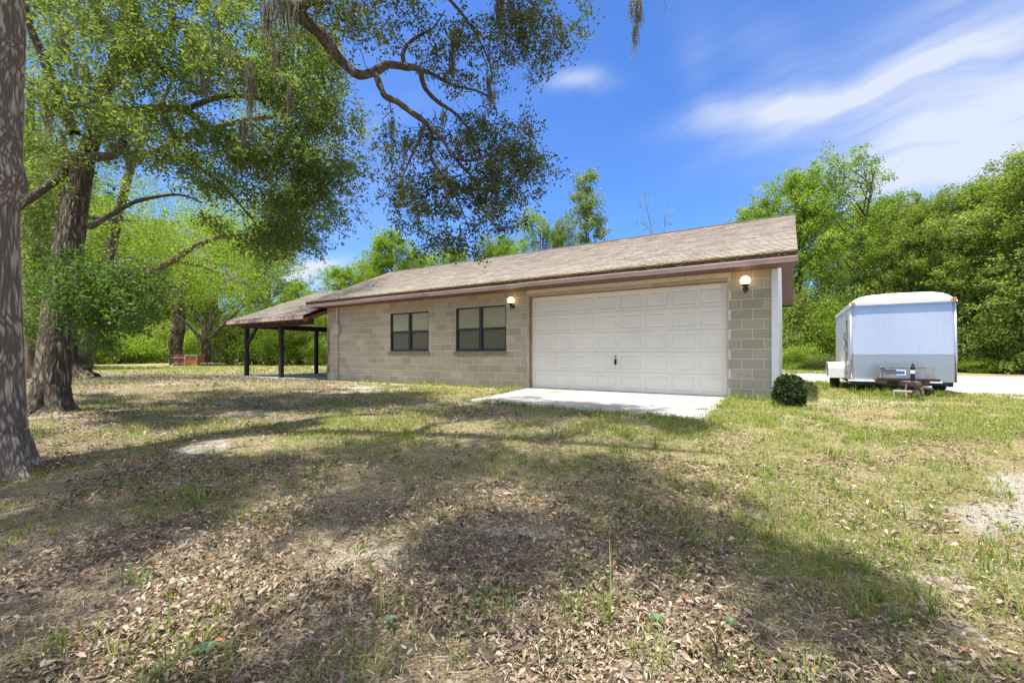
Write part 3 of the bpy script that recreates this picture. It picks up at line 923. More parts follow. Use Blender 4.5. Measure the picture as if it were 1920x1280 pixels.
def build_carport():
    root = empty('carport', (-17, D, 0))
    tag(root, 'open carport on dark timber posts attached to the end of the block building', 'carport')
    OFF = (-17, D, 0)
    B = lambda mb, n, m, p=root, **k: mb.build(n, m, p, off=OFF, **k)
    ey, ez, ry, rz = 9.2, 2.30, 14.0, 4.12
    XE = -14.47
    rf = MB()
    shingle_slope(rf, ey, ez, ry, rz, -19.85, -20.95, XE, XE, 11)
    shingle_slope(rf, 18.8, ez, ry, rz, -19.85, -20.95, XE, XE, 12)
    B(rf, 'roof', M['shingle'])
    fa = MB()
    fa.box(-19.83, ey - .03, ez - .14, XE, ey + .0, ez - .012); fa.box(-19.83, 18.8, ez - .14, XE, 18.83, ez - .012)
    for ye in (ey, 18.8):
        fa.poly([(-19.84, ye, ez - .005), (-20.94, ry, rz - .005), (-20.94, ry, rz - .15), (-19.84, ye, ez - .15)])
    B(fa, 'fascia', M['mauve'])
    cl = MB()
    for ye in (ey, 18.8):
        cl.poly([(-19.83, ye + (.01 if ye < 12 else -.01), ez - .10), (XE, ye + (.01 if ye < 12 else -.01), ez - .10), (XE, ry, rz - .10), (-20.93, ry, rz - .10)])
    n = 12
    for k in range(n):                                    # rafters
        x = -19.6 + k * 5.0 / (n - 1)
        for ye in (ey + .05, 18.75):
            s = 1 if ye < 12 else -1
            cl.poly([(x, ye, ez - .24), (x, ye, ez - .10), (x, ry, rz - .10), (x, ry, rz - .24)])
            cl.poly([(x + .04, ye, ez - .24), (x + .04, ye, ez - .10), (x + .04, ry, rz - .10), (x + .04, ry, rz - .24)])
            cl.poly([(x, ye, ez - .24), (x + .04, ye, ez - .24), (x + .04, ry, rz - .24), (x, ry, rz - .24)])
    B(cl, 'ceiling', M['ceil_wood'])
    bm_ = MB()
    bm_.box(-19.2, 9.47, 1.99, XE + .01, 9.61, 2.20)
    bm_.box(-19.02, 9.61, 2.0, -18.86, 18.2, 2.22)
    B(bm_, 'beam', M['post'], bevel=.006)
    bm2 = MB(); bm2.box(-19.2, 18.2, 1.96, XE, 18.34, 2.2); B(bm2, 'beam', M['ceil_wood'], bevel=.006)
    bm2 = MB(); bm2.box(-19.0, 14.3, 2.02, XE - .001, 14.42, 2.2)
    B(bm2, 'beam', M['ceil_wood'], bevel=.006)
    for (x, y) in ((-18.94, 9.54), (-16.43, 9.54), (-18.94, 12.7), (-18.94, 18.27), (-16.43, 18.27)):
        pm = MB(); pm.box(x - .075, y - .068, -.02, x + .075, y + .068, 1.99 if y < 10 else (1.998 if y < 15 else 1.955))
        B(pm, 'post', M['post'], bevel=.008)
    br = MB(); Mx = Matrix.Translation((-18.55, 9.54, 1.63)) @ Matrix.Rotation(R(-43), 4, 'Y')
    br.box(-.50, -.045, -.05, .50, .045, .05, M=Mx)
    B(br, 'brace', M['post'], bevel=.005)
    sl = MB(); sl.box(-19.25, 9.25, -.10, XL - .002, 18.4, .03)
    tag(sl.build('carport_slab', M['concrete'], bevel=.01), kind='structure')


def build_apron():
    mb = MB(); n = 26; m_ = 14
    P00, P10, P01, P11 = (-5.87, 10.24), (-1.07, 10.24), (-5.32, 6.72), (-.93, 6.48)
    def at(i, j):
        s, t = i / n, j / m_
        x = (P00[0] * (1 - s) + P10[0] * s) * (1 - t) + (P01[0] * (1 - s) + P11[0] * s) * t
        y = (P00[1] * (1 - s) + P10[1] * s) * (1 - t) + (P01[1] * (1 - s) + P11[1] * s) * t
        wob = (float(fbm(s * 9, 0, 0, 41, 4)) - .5) * .10 * (j == m_)
        wx = (float(fbm(0, t * 9, 0, 42, 4)) - .5) * .10 * ((i == 0) or (i == n)) * t
        g = float(gz(x, y)) if y < 9.8 else 0
        return (x + wx, y + wob, max(-.16, min(.0, g)) + .018 - .01 * t)
    for i in range(n):
        for j in range(m_):
            mb.poly([at(i, j), at(i + 1, j), at(i + 1, j + 1), at(i, j + 1)])
    for i in range(n):
        a, b = at(i, m_), at(i + 1, m_)
        mb.poly([a, b, (b[0], b[1], b[2] - .1), (a[0], a[1], a[2] - .1)])
    for i in (0, n):
        for j in range(m_):
            a, b = at(i, j), at(i, j + 1)
            mb.poly([a, b, (b[0], b[1], b[2] - .1), (a[0], a[1], a[2] - .1)])
    tag(mb.build('concrete_apron', M['concrete']), kind='structure')


# ------------------------------------------------------------------ trailer
def build_trailer():
    bx, by = 2.165, 13.1
    root = empty('enclosed_trailer', (bx, by + 1.9, 0))
    tag(root, 'silver enclosed cargo trailer with pale blue front panel parked on the gravel edge', 'trailer')
    OFF = (bx, by + 1.9, 0)
    B = lambda mb, n, m, p=root, **k: mb.build(n, m, p, off=OFF, **k)
    x0, x1, y0, y1, zb, zt = 1.25, 3.08, by, 16.9, .30, 2.07
    W = x1 - x0
    lean = .035                                             # front leans back
    sd_ = MB()
    sd_.box(x0, y0 + .07, zb, x0 + .03, y1, zt); sd_.box(x1 - .03, y0 + .07, zb, x1, y1, zt)
    sd_.box(x0 + .03, y1 - .03, zb, x1 - .03, y1, zt); sd_.box(x0 + .03, y0 + .07, zb, x1 - .03, y1 - .03, zb + .04)
    body = B(sd_, 'body', M['tr_side'])
    # bowed roof and rounded front cap
    rf = MB(); n = 16
    def arch(s, k): return zt + k * (.80 * (1 - abs(2 * s - 1) ** 7) + .20 * (1 - (2 * s - 1) ** 2))
    ys = [(y0 - .02, .10, -.02), (y0 - .005, .14, .0), (y0 + .04, .17, .03), (y0 + .14, .20, .045), (y0 + .4, .21, .05), (y1 - .3, .21, .05), (y1, .18, .03)]
    def vat(i, j):
        y, k, dz = ys[j]; s = i / n
        return (x0 - .012 + (W + .024) * s, y + lean * (1 if j < 3 else .6 if j < 5 else 0), arch(s, k) + dz)
    for i in range(n):
        for j in range(len(ys) - 1):
            rf.poly([vat(i, j), vat(i + 1, j), vat(i + 1, j + 1), vat(i, j + 1)])
        a, b = vat(i, 0), vat(i + 1, 0)
        rf.poly([a, b, (b[0], b[1] + .005, zt - .01), (a[0], a[1] + .005, zt - .01)])
        a, b = vat(i, len(ys) - 1), vat(i + 1, len(ys) - 1)
        rf.poly([a, b, (b[0], b[1], zt - .01), (a[0], a[1], zt - .01)])
    for i in (0, n):
        for j in range(len(ys) - 1):
            a, b = vat(i, j), vat(i, j + 1)
            rf.poly([a, b, (b[0], b[1], zt - .06), (a[0], a[1], zt - .06)])
    B(rf, 'roof', M['tr_cap'], sm=True)
    # front skin with rounded vertical corners
    def skin(z0, z1, name, mat, off=0.0, sm=True, rows=1):
        mb = MB(); pts = []
        r = .085
        for t in np.linspace(math.pi, math.pi / 2, 7): pts.append((x0 + r + r * math.cos(t), r - r * math.sin(t)))
        for t in np.linspace(math.pi / 2, 0, 7): pts.append((x1 - r + r * math.cos(t), r - r * math.sin(t)))
        def q(p, z):
            ly = lean * 2.6 * max(0, (z - .92) / 1.15)      # leans back above the stone guard
            return (p[0], y0 + p[1] - off + ly * (1 if 0.02 > p[1] else .8), z)
        for i in range(len(pts) - 1):
            for k in range(rows):
                za, zb_ = z0 + (z1 - z0) * k / rows, z0 + (z1 - z0) * (k + 1) / rows
                mb.poly([q(pts[i], za), q(pts[i + 1], za), q(pts[i + 1], zb_), q(pts[i], zb_)])
        return B(mb, name, mat, sm=sm)
    skin(.92, zt - .01, 'front_panel', M['tr_front'], 0, rows=3)
    skin(zb, .915, 'stone_guard', M['diamond'], .006)
    tm = MB(); tm.box(x0 + .07, y0 - .012, .905, x1 - .07, y0 + .004, .93); 
    for k in range(17): tm.lathe((x0 + .10 + k * (W - .2) / 16, y0 - .012, .918), [(.0001, -.004), (.007, -.003), (.007, .002)], 6, axis='y')
    B(tm, 'trim', M['silver'])
    for x in (x0 + .012, x1 - .012):
        ct = MB(); ct.tube([(x, y0 + .012, zb), (x, y0 + .012, .92), (x, y0 + .012 + lean * 2.5, zt - .01)], .018, 8); B(ct, 'corner_trim', M['silver'], sm=True)
    tm = MB()
    tm.box(x0 + .05, y0 + lean * 2.3, zt - .028, x1 - .05, y0 + lean * 2.3 + .02, zt - .0)
    for k in range(9): tm.lathe((x0 + .15 + k * (W - .3) / 8, y0 + lean * 2.3 - .001, zt - .014), [(.0001, -.004), (.009, -.003), (.009, .002)], 8, axis='y')
    B(tm, 'roof_trim', M['silver'])
    for s, x in ((-1, x0 + .05), (1, x1 - .05)):
        lm = MB(); lm.box(x - .045, y0 + .0, zt + .02, x + .045, y0 + .06, zt + .075); B(lm, 'marker_light', M['amber'], bevel=.012)
    # side door, cam bar and seams on the left flank
    dr = MB(); dr.box(x0 - .012, y0 + .32, zb + .10, x0 - .001, y0 + 1.14, zt - .12); dw = B(dr, 'side_door', M['tr_side'])
    for y in (y0 + .30, y0 + 1.15):
        t = MB(); t.box(x0 - .018, y - .02, zb + .08, x0 - .0005, y + .02, zt - .10); B(t, 'door_trim', M['silver'], dw)
    t = MB(); yb = y0 + .46
    t.tube([(x0 - .04, yb, zb + .12), (x0 - .04, yb, zt - .18)], .017, 8)
    for z in (zb + .2, 1.0, 1.25, zt - .3): t.box(x0 - .055, yb - .045, z - .03, x0 - .0015, yb + .045, z + .03)
    t.tube([(x0 - .055, yb, 1.22), (x0 - .09, yb - .02, 1.30), (x0 - .075, yb - .10, 1.45)], .012, 8)
    t.tube([(x0 - .055, yb, 1.15), (x0 - .085, yb + .02, 1.05), (x0 - .05, yb + .02, .98)], .01, 8)
    B(t, 'lock_bar', M['galv'], dw)
    t = MB(); t.tube([(x0 - .03, y0 + .10, .34), (x0 - .03, y0 + .10, .72), (x0 - .05, y0 + .1, .74)], [.014, .014, .02], 8); t.box(x0 - .06, y0 + .07, .66, x0 + .0, y0 + .13, .70)
    B(t, 'grab_handle', M['silver'])
    # wheels and fenders
    wy, wr = 15.05, .335
    for s in (-1, 1):
        xc = x0 - .165 if s < 0 else x1 + .125
        fm = MB(); a, b = (x0 - .335, x0 - .002) if s < 0 else (x1 + .002, x1 + .30)
        fm.prism([(wy - .50, .29), (wy - .50, .56), (wy - .32, .70), (wy + .32, .70), (wy + .5, .56), (wy + .5, .29), (wy + .47, .29), (wy + .47, .55), (wy + .31, .67), (wy - .31, .67), (wy - .47, .55), (wy - .47, .29)], 'x', a, b)
        B(fm, 'fender', M['white_paint'])
        tm = MB(); w = .10
        tm.lathe((xc, wy, wr), [(.19, -w * .8), (.27, -w), (.315, -w * .95), (wr, -w * .6), (wr, w * .6), (.315, w * .95), (.27, w), (.19, w * .8)], 28, axis='x')
        wheel = B(tm, 'wheel', M['rubber'], sm=True)
        rm = MB(); rm.lathe((xc, wy, wr), [(.0001, -.05), (.06, -.055), (.09, -.03), (.17, -.03), (.192, -.075), (.192, .075), (.17, .03), (.0001, .03)], 24, axis='x'); B(rm, 'rim', M['white_paint'], wheel, sm=True)
    fr = MB()
    fr.box(x0 + .02, y0 - .05, .215, x1 - .30, y0 + .05, .275); fr.box(x0 + .05, y0 + .05, .20, x0 + .12, y1 - .05, .296); fr.box(x1 - .12, y0 + .05, .20, x1 - .05, y1 - .05, .296)
    fr.box(x0 - .1, wy - .04, .28, x1 + .1, wy + .04, .297)
    B(fr, 'chassis', M['black'])
    st = MB(); st.box(x0 - .05, y0 - .07, .282, x1 - .25, y0 - .008, .318); B(st, 'front_sill', M['white_paint'])
    # tongue
    tg = MB(); cx_, cy_ = 2.15, 11.78
    for x in (x0 + .35, x1 - .35):
        d = Vector((cx_ - x, cy_ - (y0 + .3), 0)); L = d.length; a = math.atan2(d.y, d.x)
        Mx = Matrix.Translation((x, y0 + .3, .30)) @ Matrix.Rotation(a, 4, 'Z')
        tg.box(0, -.03, -.05, L, .03, .05, M=Mx)
    tg.box(cx_ - .055, cy_ - .28, .27, cx_ + .055, cy_ + .08, .36)
    tg.lathe((cx_, cy_ - .30, .29), [(.0001, .08), (.05, .07), (.06, .02), (.055, -.02)], 12)
    B(tg, 'tongue', M['dark_steel'], bevel=.006)
    ch = MB()
    for s in (-.10, .09):
        ch.tube([(cx_ + s, cy_ + .15, .30), (cx_ + s * 1.4, cy_ - .02, .17), (cx_ + s * .9, cy_ - .15, .10), (cx_ + s * .3, cy_ - .22, .24)], .012, 6)
    B(ch, 'safety_chain', M['rust'])
    tr = MB()                                                # rack on the tongue
    ty = 12.35
    tr.box(1.66, ty - .16, .352, 2.62, ty + .16, .40)
    B(tr, 'rack_plank', M['post'], bevel=.004)
    tr = MB()
    tr.box(1.70, ty + .10, .63, 2.60, ty + .16, .665)
    tr.poly([(1.70, ty + .13, .402), (1.98, ty + .13, .402), (1.98, ty + .13, .60), (1.76, ty + .13, .63), (1.70, ty + .13, .60)])
    tr.poly([(1.69, ty - .14, .402), (1.69, ty + .13, .402), (1.74, ty + .13, .63)])
    tr.box(2.44, ty + .10, .402, 2.59, ty + .13, .63)
    tr.box(1.78, ty + .105, .58, 2.50, ty + .125, .632)
    B(tr, 'rack_frame', M['galv'])
    jk = MB()
    jk.lathe((cx_ + .0, cy_ + .16, 0), [(.0001, .19), (.07, .19), (.07, .20), (.028, .205), (.028, .36), (.036, .36), (.036, .52), (.036, .52)], 14)
    jack = B(jk, 'jack', M['black'], sm=False)
    t = MB(); t.lathe((cx_, cy_ + .16, 0), [(.038, .52), (.0385, .59), (.036, .59)], 14); B(t, 'jack_label', M['label_white'], jack)
    t = MB(); t.lathe((cx_, cy_ + .16, 0), [(.038, .59), (.038, .65), (.026, .675), (.026, .70), (.012, .705), (.012, .725), (.0001, .725)], 14); B(t, 'jack_head', M['black'], jack)
    # blue and white sticker on the stone guard behind the rack
    t = MB(); t.box(1.98, y0 - .012, .44, 2.24, y0 - .0065, .56); sk = B(t, 'sticker', M['label_white'])
    t = MB()
    t.box(1.99, y0 - .016, .47, 2.22, y0 - .0125, .535)
    B(t, 'sticker_band', M['lblue'], sk)
    return root


def build_cinder_block():
    Mx = Matrix.Translation((2.02, 11.72, 0)) @ Matrix.Rotation(R(-14), 4, 'Z')
    mb = MB(); L, H, Dp, t = .40, .19, .19, .033
    z = .0
    z0 = float(gz(2.0, 11.7)) - .01
    mb.box(-L / 2, -Dp / 2, z0, L / 2, Dp / 2, z0 + t, M=Mx)
    mb.box(-L / 2, -Dp / 2, z0 + H - t, L / 2, Dp / 2, z0 + H, M=Mx)
    for x in (-L / 2, -t / 2, L / 2 - t):
        mb.box(x, -Dp / 2, z0 + t, x + t, Dp / 2, z0 + H - t, M=Mx)
    o = mb.build('concrete_block', M['cinder'], None, bevel=.004)
    tag(o, 'grey hollow concrete block lying under the trailer tongue jack', 'concrete block')


build_house(); build_lamps(); build_carport(); build_apron(); build_trailer(); build_cinder_block()


# ------------------------------------------------------------------ vegetation helpers
def catmull(pts, n):
    p = np.array(pts, float)
    p = np.vstack([2 * p[0] - p[1], p, 2 * p[-1] - p[-2]])
    out = []
    m = len(p) - 3
    for i in range(m):
        t = np.linspace(0, 1, n, endpoint=(i == m - 1))[:, None]
        a, b, c, d = p[i], p[i + 1], p[i + 2], p[i + 3]
        out.append(.5 * ((2 * b) + (-a + c) * t + (2 * a - 5 * b + 4 * c - d) * t ** 2 + (-a + 3 * b - 3 * c + d) * t ** 3))
    return np.vstack(out)


def np_tube(pts, rad, seg):
    pts = np.asarray(pts, float); rad = np.asarray(rad, float)
    d = np.gradient(pts, axis=0); d /= np.linalg.norm(d, axis=1, keepdims=True) + 1e-9
    ref = np.where(np.abs(d[:, 2:3]) > .92, np.array([[1., 0, 0]]), np.array([[0, 0, 1.]]))
    if (np.abs(d[:, 2]) > .8).any(): ref = np.tile(np.array([[.94, .34, 0.]]), (len(pts), 1))
    a = np.cross(d, ref); a /= np.linalg.norm(a, axis=1, keepdims=True) + 1e-9
    b = np.cross(d, a)
    t = np.linspace(0, 2 * np.pi, seg, endpoint=False)
    V = pts[:, None] + rad[:, None, None] * (a[:, None] * np.cos(t)[None, :, None] + b[:, None] * np.sin(t)[None, :, None])
    n = len(pts)
    i = np.arange(n - 1)[:, None] * seg + np.arange(seg)[None]
    j = np.arange(n - 1)[:, None] * seg + (np.arange(seg)[None] + 1) % seg
    Fq = np.stack([i, j, j + seg, i + seg], -1).reshape(-1, 4)
    nrm = (V - pts[:, None]).reshape(-1, 3); nrm /= np.linalg.norm(nrm, axis=1, keepdims=True) + 1e-9
    return V.reshape(-1, 3), Fq, nrm


class Acc:
    def __init__(self): self.V, self.F, self.A, self.n = [], [], [], 0

    def add(self, V, Fq, a=None):
        self.V.append(V); self.F.append(Fq + self.n); self.n += len(V)
        self.A.append(np.full(len(Fq), .5) if a is None else a)

    def mesh(self, name, off, att='tint', extra=None):
        return np_mesh(name, np.vstack(self.V) - np.asarray(off), np.vstack(self.F), extra, {att: np.concatenate(self.A)})


def leaf_cloud(C, K, spread, size, seed, flat=.7, droop=.0, base_t=None, spray=0.0):
    rng = np.random.default_rng(seed)
    C = np.asarray(C, float); m = len(C)
    c = np.repeat(C, K, 0); n = len(c)
    sp = np.broadcast_to(np.asarray(spread, float), (3,))
    p = c + rng.normal(0, 1, (n, 3)) * sp
    if spray:
        dv = rng.normal(0, 1, (m, 3)) * np.array([1, 1, .45]) + np.array([0, 0, -.15]); dv /= np.linalg.norm(dv, axis=1, keepdims=True)
        s_ = rng.uniform(-.6, 1, (n, 1))
        p = p + np.repeat(dv * rng.uniform(.6, 1.4, (m, 1)), K, 0) * s_ * spray
        p[:, 2] -= (.25 * spray * s_[:, 0] ** 2)
    if droop: p[:, 2] -= droop * np.abs(rng.normal(0, 1, n))
    N = rng.normal(0, 1, (n, 3)) + np.array([0, 0, flat]); N /= np.linalg.norm(N, axis=1, keepdims=True)
    T = rng.normal(0, 1, (n, 3)) + np.array([0, 0, -.35]); T -= N * (T * N).sum(1, keepdims=True); T /= np.linalg.norm(T, axis=1, keepdims=True) + 1e-9
    Bn = np.cross(N, T)
    Ls = size * rng.uniform(.65, 1.3, (n, 1)); Ws = Ls * rng.uniform(.17, .27, (n, 1))
    mid = p + T * Ls * .55
    lift = N * Ls * rng.uniform(.02, .14, (n, 1))
    V = np.stack([p, mid + Bn * Ws + lift, p + T * Ls, mid - Bn * Ws + lift], 1).reshape(-1, 3)
    Fq = np.arange(4 * n).reshape(-1, 4)
    ct = rng.beta(2, 2, m) if base_t is None else np.clip(base_t + rng.normal(0, .12, m), 0, 1)
    t = np.clip(np.repeat(ct, K) * .62 + rng.random(n) * .42 - .02, 0, 1)
    return V, Fq, t


def grow_twigs(acc, nodes, C, seed, r0=.016, maxd=2.2, seg=4):
    """joins every leaf cluster to the nearest wood already grown"""
    rng = np.random.default_rng(seed)
    nodes = np.array(nodes, float); cap = len(nodes) + 4 * len(C) + 8
    buf = np.zeros((cap, 3)); rad = np.zeros(cap); k = len(nodes); buf[:k] = nodes; rad[:k] = r0
    d0 = np.min(np.linalg.norm(C[:, None] - nodes[None, ::max(1, len(nodes) // 60)], axis=2), axis=1)
    for i in np.argsort(d0):
        c = C[i]
        d = np.linalg.norm(buf[:k] - c, axis=1); j = int(np.argmin(d))
        if d[j] > maxd or d[j] < .04: continue
        a = buf[j]; r = max(.0035, rad[j] * .78)
        L = d[j]
        m1 = a + (c - a) * .35 + rng.normal(0, .10, 3) * L + np.array([0, 0, .10 * L])
        m2 = a + (c - a) * .7 + rng.normal(0, .09, 3) * L + np.array([0, 0, .10 * L])
        pts = np.array([a, m1, m2, c])
        V, Fq, _ = np_tube(pts, [r, r * .8, r * .6, r * .35], seg)
        acc.add(V, Fq)
        for q, s in ((m1, .85), (m2, .7), (c, .5)):
            buf[k] = q; rad[k] = r * s; k += 1


def bark_tube(acc, ridge, pts, rad, seg, amp, seed, fz=2.2, ft=11.0, bigk=2.2):
    V, Fq, N = np_tube(pts, rad, seg)
    x, y, z = V.T
    w = .25 * (fbm(x * 2, y * 2, z * 1.5, seed + 5, 2) - .5)
    rn = vn3((x + w) * ft, (y + w) * ft, z * fz, seed) * .52 + vn3((x + w) * ft * 1.9, (y - w) * ft * 1.9, z * fz * 1.5, seed + 1) * .32 + vn3(x * ft * 3.2, y * ft * 3.2, z * fz * 3.2, seed + 2) * .16
    rg = 1 - np.abs(2 * rn - 1)
    rg = smooth(.35, 1.0, rg)                               # 1 in the furrows
    big = fbm(x * 1.6, y * 1.6, z * .9, seed + 2, 3) - .5
    V = V + N * (amp * (.5 - rg)[:, None] + amp * bigk * big[:, None])
    acc.add(V, Fq); ridge.append(1 - rg)


def moss_strands(spots, seed, n=26, spread=.10):
    """hanging tangles: (x, y, z, length, width)"""
    rng = np.random.default_rng(seed); acc = Acc()
    for (x, y, z, L, w) in spots:
        for k in range(n):
            l = L * rng.uniform(.3, 1.0); m = 7
            px = x + rng.normal(0, w * .5); py = y + rng.normal(0, w * .5)
            s = np.linspace(0, 1, m)
            conv = 1 - .45 * s
            pt = np.stack([x + (px - x) * conv + np.cumsum(rng.normal(0, .014, m)), y + (py - y) * conv + np.cumsum(rng.normal(0, .014, m)), z + rng.normal(0, .04) - s * l], -1)
            a = rng.uniform(0, np.pi); wd = np.array([np.cos(a), np.sin(a), 0]) * rng.uniform(.004, .010)
            wv = (.4 + .6 * np.sin(np.pi * np.clip(s + .15, 0, 1)))[:, None] * wd
            V = np.stack([pt - wv, pt + wv], 1).reshape(-1, 3)
            i = np.arange(m - 1) * 2
            Fq = np.stack([i, i + 1, i + 3, i + 2], -1)
            acc.add(V, Fq, np.full(m - 1, rng.random()))
            # short curls off the strand
            q = pt[rng.integers(0, m, 9)]; e = q + rng.normal(0, .028, (9, 3)) + np.array([0, 0, -.02]); o = np.array([wd[0], wd[1], .003]) * .5
            acc.add(np.stack([q - o, q + o, e + o * .3, e - o * .3], 1).reshape(-1, 3), np.arange(36).reshape(-1, 4), np.full(9, rng.random()))
    return acc


def in_poly(px, py, poly):
    poly = np.array(poly, float); r = np.zeros(np.shape(px), bool)
    j = len(poly) - 1
    for i in range(len(poly)):
        xi, yi = poly[i]; xj, yj = poly[j]
        c = ((yi > py) != (yj > py)) & (px < (xj - xi) * (py - yi) / (yj - yi + 1e-12) + xi)
        r ^= c; j = i
    return r


def fill_outline(poly, d0, d1, n, seed, hole=.45, hs=1.0, rag=130):
    """cluster centres inside a crown outline, with clumps and gaps in depth"""
    rng = np.random.default_rng(seed); poly = np.array(poly, float)
    lo, hi = poly.min(0), poly.max(0); out = []
    got = 0
    while got < n:
        k = n * 4
        u = rng.uniform(lo[0], hi[0], k); v = rng.uniform(lo[1], hi[1], k)
        d = rng.uniform(d0, d1, k) if np.isscalar(d0) else rng.uniform(0, 1, k)
        r = (u - CX) / F_PX
        p = np.stack([(r * CA - SA) * d, (r * SA + CA) * d, CAM_H + (HY - v) / F_PX * d], -1)
        wx = rag * (fbm(u / 50, v / 50, d * .7, seed + 3, 3) - .5); wy = rag * (fbm(u / 50, v / 50, d * .7, seed + 4, 3) - .5)
        ok = in_poly(u + wx, v + wy, poly) & (fbm(p[:, 0] * hs, p[:, 1] * hs, p[:, 2] * hs * 1.3, seed, 2) > hole)
        out.append(p[ok]); got += int(ok.sum())
    return np.vstack(out)[:n]


def clumped(poly, d0, d1, n_clump, per, rad, seed, hole=.40, hs=1.2, rag=130):
    """clusters gathered into sprays, with gaps between the sprays"""
    c = fill_outline(poly, d0, d1, n_clump, seed, hole, hs, rag)
    rng = np.random.default_rng(seed + 900)
    r = rad * rng.uniform(.55, 1.45, (n_clump, 1))
    q = np.repeat(c, per, 0) + rng.normal(0, 1, (n_clump * per, 3)) * np.repeat(r, per, 0) * np.array([1.0, 1.0, .62])
    return q


def make_part(acc, name, mat, root, off, att='tint', sm=False, extra=None):
    return link_mesh(name, acc.mesh(name, off, att, extra), mat, root, sm)


# ------------------------------------------------------------------ near oak whose limb hangs over the yard
def build_near_oak():
    base = P(-12, 893, 3.9); base[2] = float(gz(base[0], base[1])) - .03
    root = empty('oak_tree', base)
    tag(root, 'nearest oak, grey ridged trunk at the frame edge, mossy limb hanging over the yard', 'tree')
    acc, rg = Acc(), []
    tp = [base + np.array([0, 0, -.35]), P(-15, 870, 3.95), P(-18, 800, 3.98), P(-24, 640, 4.0), P(-28, 420, 4.02), P(-20, 240, 4.05), P(-14, 0, 4.1), P(-20, -250, 4.2), P(10, -560, 4.3), P(60, -900, 4.4)]
    pts = catmull(tp, 90)
    z = pts[:, 2] - base[2]
    rad = .228 - .004 * z + .085 * np.exp(-np.clip(z, 0, 9) / .20) + .05 * np.exp(-((z - 2.72) / .16) ** 2)
    bark_tube(acc, rg, pts, np.clip(rad, .12, 1), 320, .013, 3, 3.4, 38.0, 2.0)
    for k in range(5):                                     # root flare
        a = 2 * math.pi * k / 5 + .4
        d = np.array([math.cos(a), math.sin(a), 0])
        q = np.array([base + d * .12 + [0, 0, .40], base + d * .19 + [0, 0, .16], base + d * .27 + [0, 0, .03], base + d * .38 + [0, 0, -.10]])
        qq = catmull(q, 20)
        bark_tube(acc, rg, qq, np.linspace(.105, .07, len(qq)), 130, .010, 7 + k, 7.0, 38.0, 2.0)
    ring = P(-15, 265, 4.0)                                # healed scar collar
    make_part(acc, 'trunk', M['bark'], root, base, sm=True, extra={'ridge': np.concatenate(rg)})
    # the visible limb and its forks
    acc = Acc(); nodes = []
    limbs = [
        ([P(0, -520, 4.3), P(180, -420, 4.9), P(350, -230, 5.5), P(450, -90, 5.8), P(522, -8, 6.0), P(562, 28, 6.1), P(598, 62, 6.2), P(622, 92, 6.3), P(650, 124, 6.4), P(676, 141, 6.4), P(705, 133, 6.4), P(724, 122, 6.45), P(755, 125, 6.5), P(785, 131, 6.5), P(797, 165, 6.6), P(822, 192, 6.7), P(852, 212, 6.8), P(882, 248, 6.9), P(905, 300, 6.9)],
         [.17, .15, .125, .11, .098, .092, .085, .075, .068, .062, .060, .056, .05, .044, .036, .030, .024, .018, .010]),
        ([P(703, 136, 6.4), P(713, 162, 6.35), P(722, 180, 6.3), P(746, 192, 6.3), P(770, 210, 6.3), P(797, 229, 6.25), P(830, 262, 6.2), P(850, 293, 6.15), P(882, 301, 6.1), P(920, 288, 6.05), P(945, 262, 6.0)], [.050, .046, .044, .043, .041, .038, .026, .021, .017, .013, .007]),
        ([P(797, 229, 6.25), P(786, 262, 6.2), P(768, 300, 6.15), P(752, 340, 6.1)], [.03, .022, .015, .008]),
        ([P(806, 238, 6.25), P(810, 300, 6.3), P(838, 338, 6.35), P(862, 385, 6.4), P(880, 430, 6.4)], [.028, .022, .018, .013, .006]),
        ([P(850, 293, 6.15), P(890, 340, 6.3), P(905, 390, 6.4), P(930, 430, 6.4)], [.018, .014, .010, .005]),
        ([P(757, 125, 6.5), P(757, 96, 6.55), P(778, 72, 6.6), P(812, 52, 6.7), P(835, 20, 6.8)], [.034, .028, .022, .016, .008]),
        ([P(562, 26, 6.1), P(575, 8, 6.0), P(605, -4, 5.9), P(650, -30, 5.8), P(720, -70, 5.9)], [.06, .055, .05, .045, .03]),
        ([P(785, 131, 6.5), P(812, 140, 6.7), P(850, 160, 6.9), P(905, 175, 7.0), P(930, 205, 7.0), P(925, 240, 7.0)], [.034, .028, .022, .016, .010, .006]),
        ([P(650, -30, 5.8), P(800, -120, 6.2), P(920, -60, 6.6), P(985, -5, 6.8), P(1030, 50, 6.8)], [.045, .038, .028, .018, .008]),
        ([P(720, -70, 5.9), P(820, -20, 6.3), P(880, 45, 6.6), P(915, 110, 6.8), P(925, 160, 6.8)], [.03, .024, .018, .012, .006]),
        ([P(-14, -250, 4.2), P(-200, -500, 3.6), P(-100, -1400, 3.0)], [.15, .13, .08]),
        ([P(0, -520, 4.3), P(300, -900, 4.0), P(700, -1400, 3.4), P(900, -1900, 3.0)], [.14, .11, .07, .03]),
        ([P(300, -900, 4.0), P(420, -840, 4.6), P(600, -800, 5.0), P(760, -760, 5.2)], [.10, .07, .045, .02]),
        ([P(920, -60, 6.6), P(1010, -110, 6.6), P(1110, -120, 6.5), P(1190, -50, 6.4)], [.016, .011, .008, .004]),
        ([P(1190, -60, 6.4), P(1244, 0, 6.3), P(1247, 26, 6.3)], [.008, .006, .003]),
    ]
    for pt, rd in limbs:
        pts = catmull(pt, 9)
        rr = np.interp(np.linspace(0, 1, len(pts)), np.linspace(0, 1, len(rd)), rd)
        V, Fq, N = np_tube(pts, rr, 14)
        V = V + N * (np.repeat(rr, 14) * .55 * (fbm(*(V * 9).T, 61, 3) - .5))[:, None]
        acc.add(V, Fq); nodes += list(pts[::3])
    CL = []
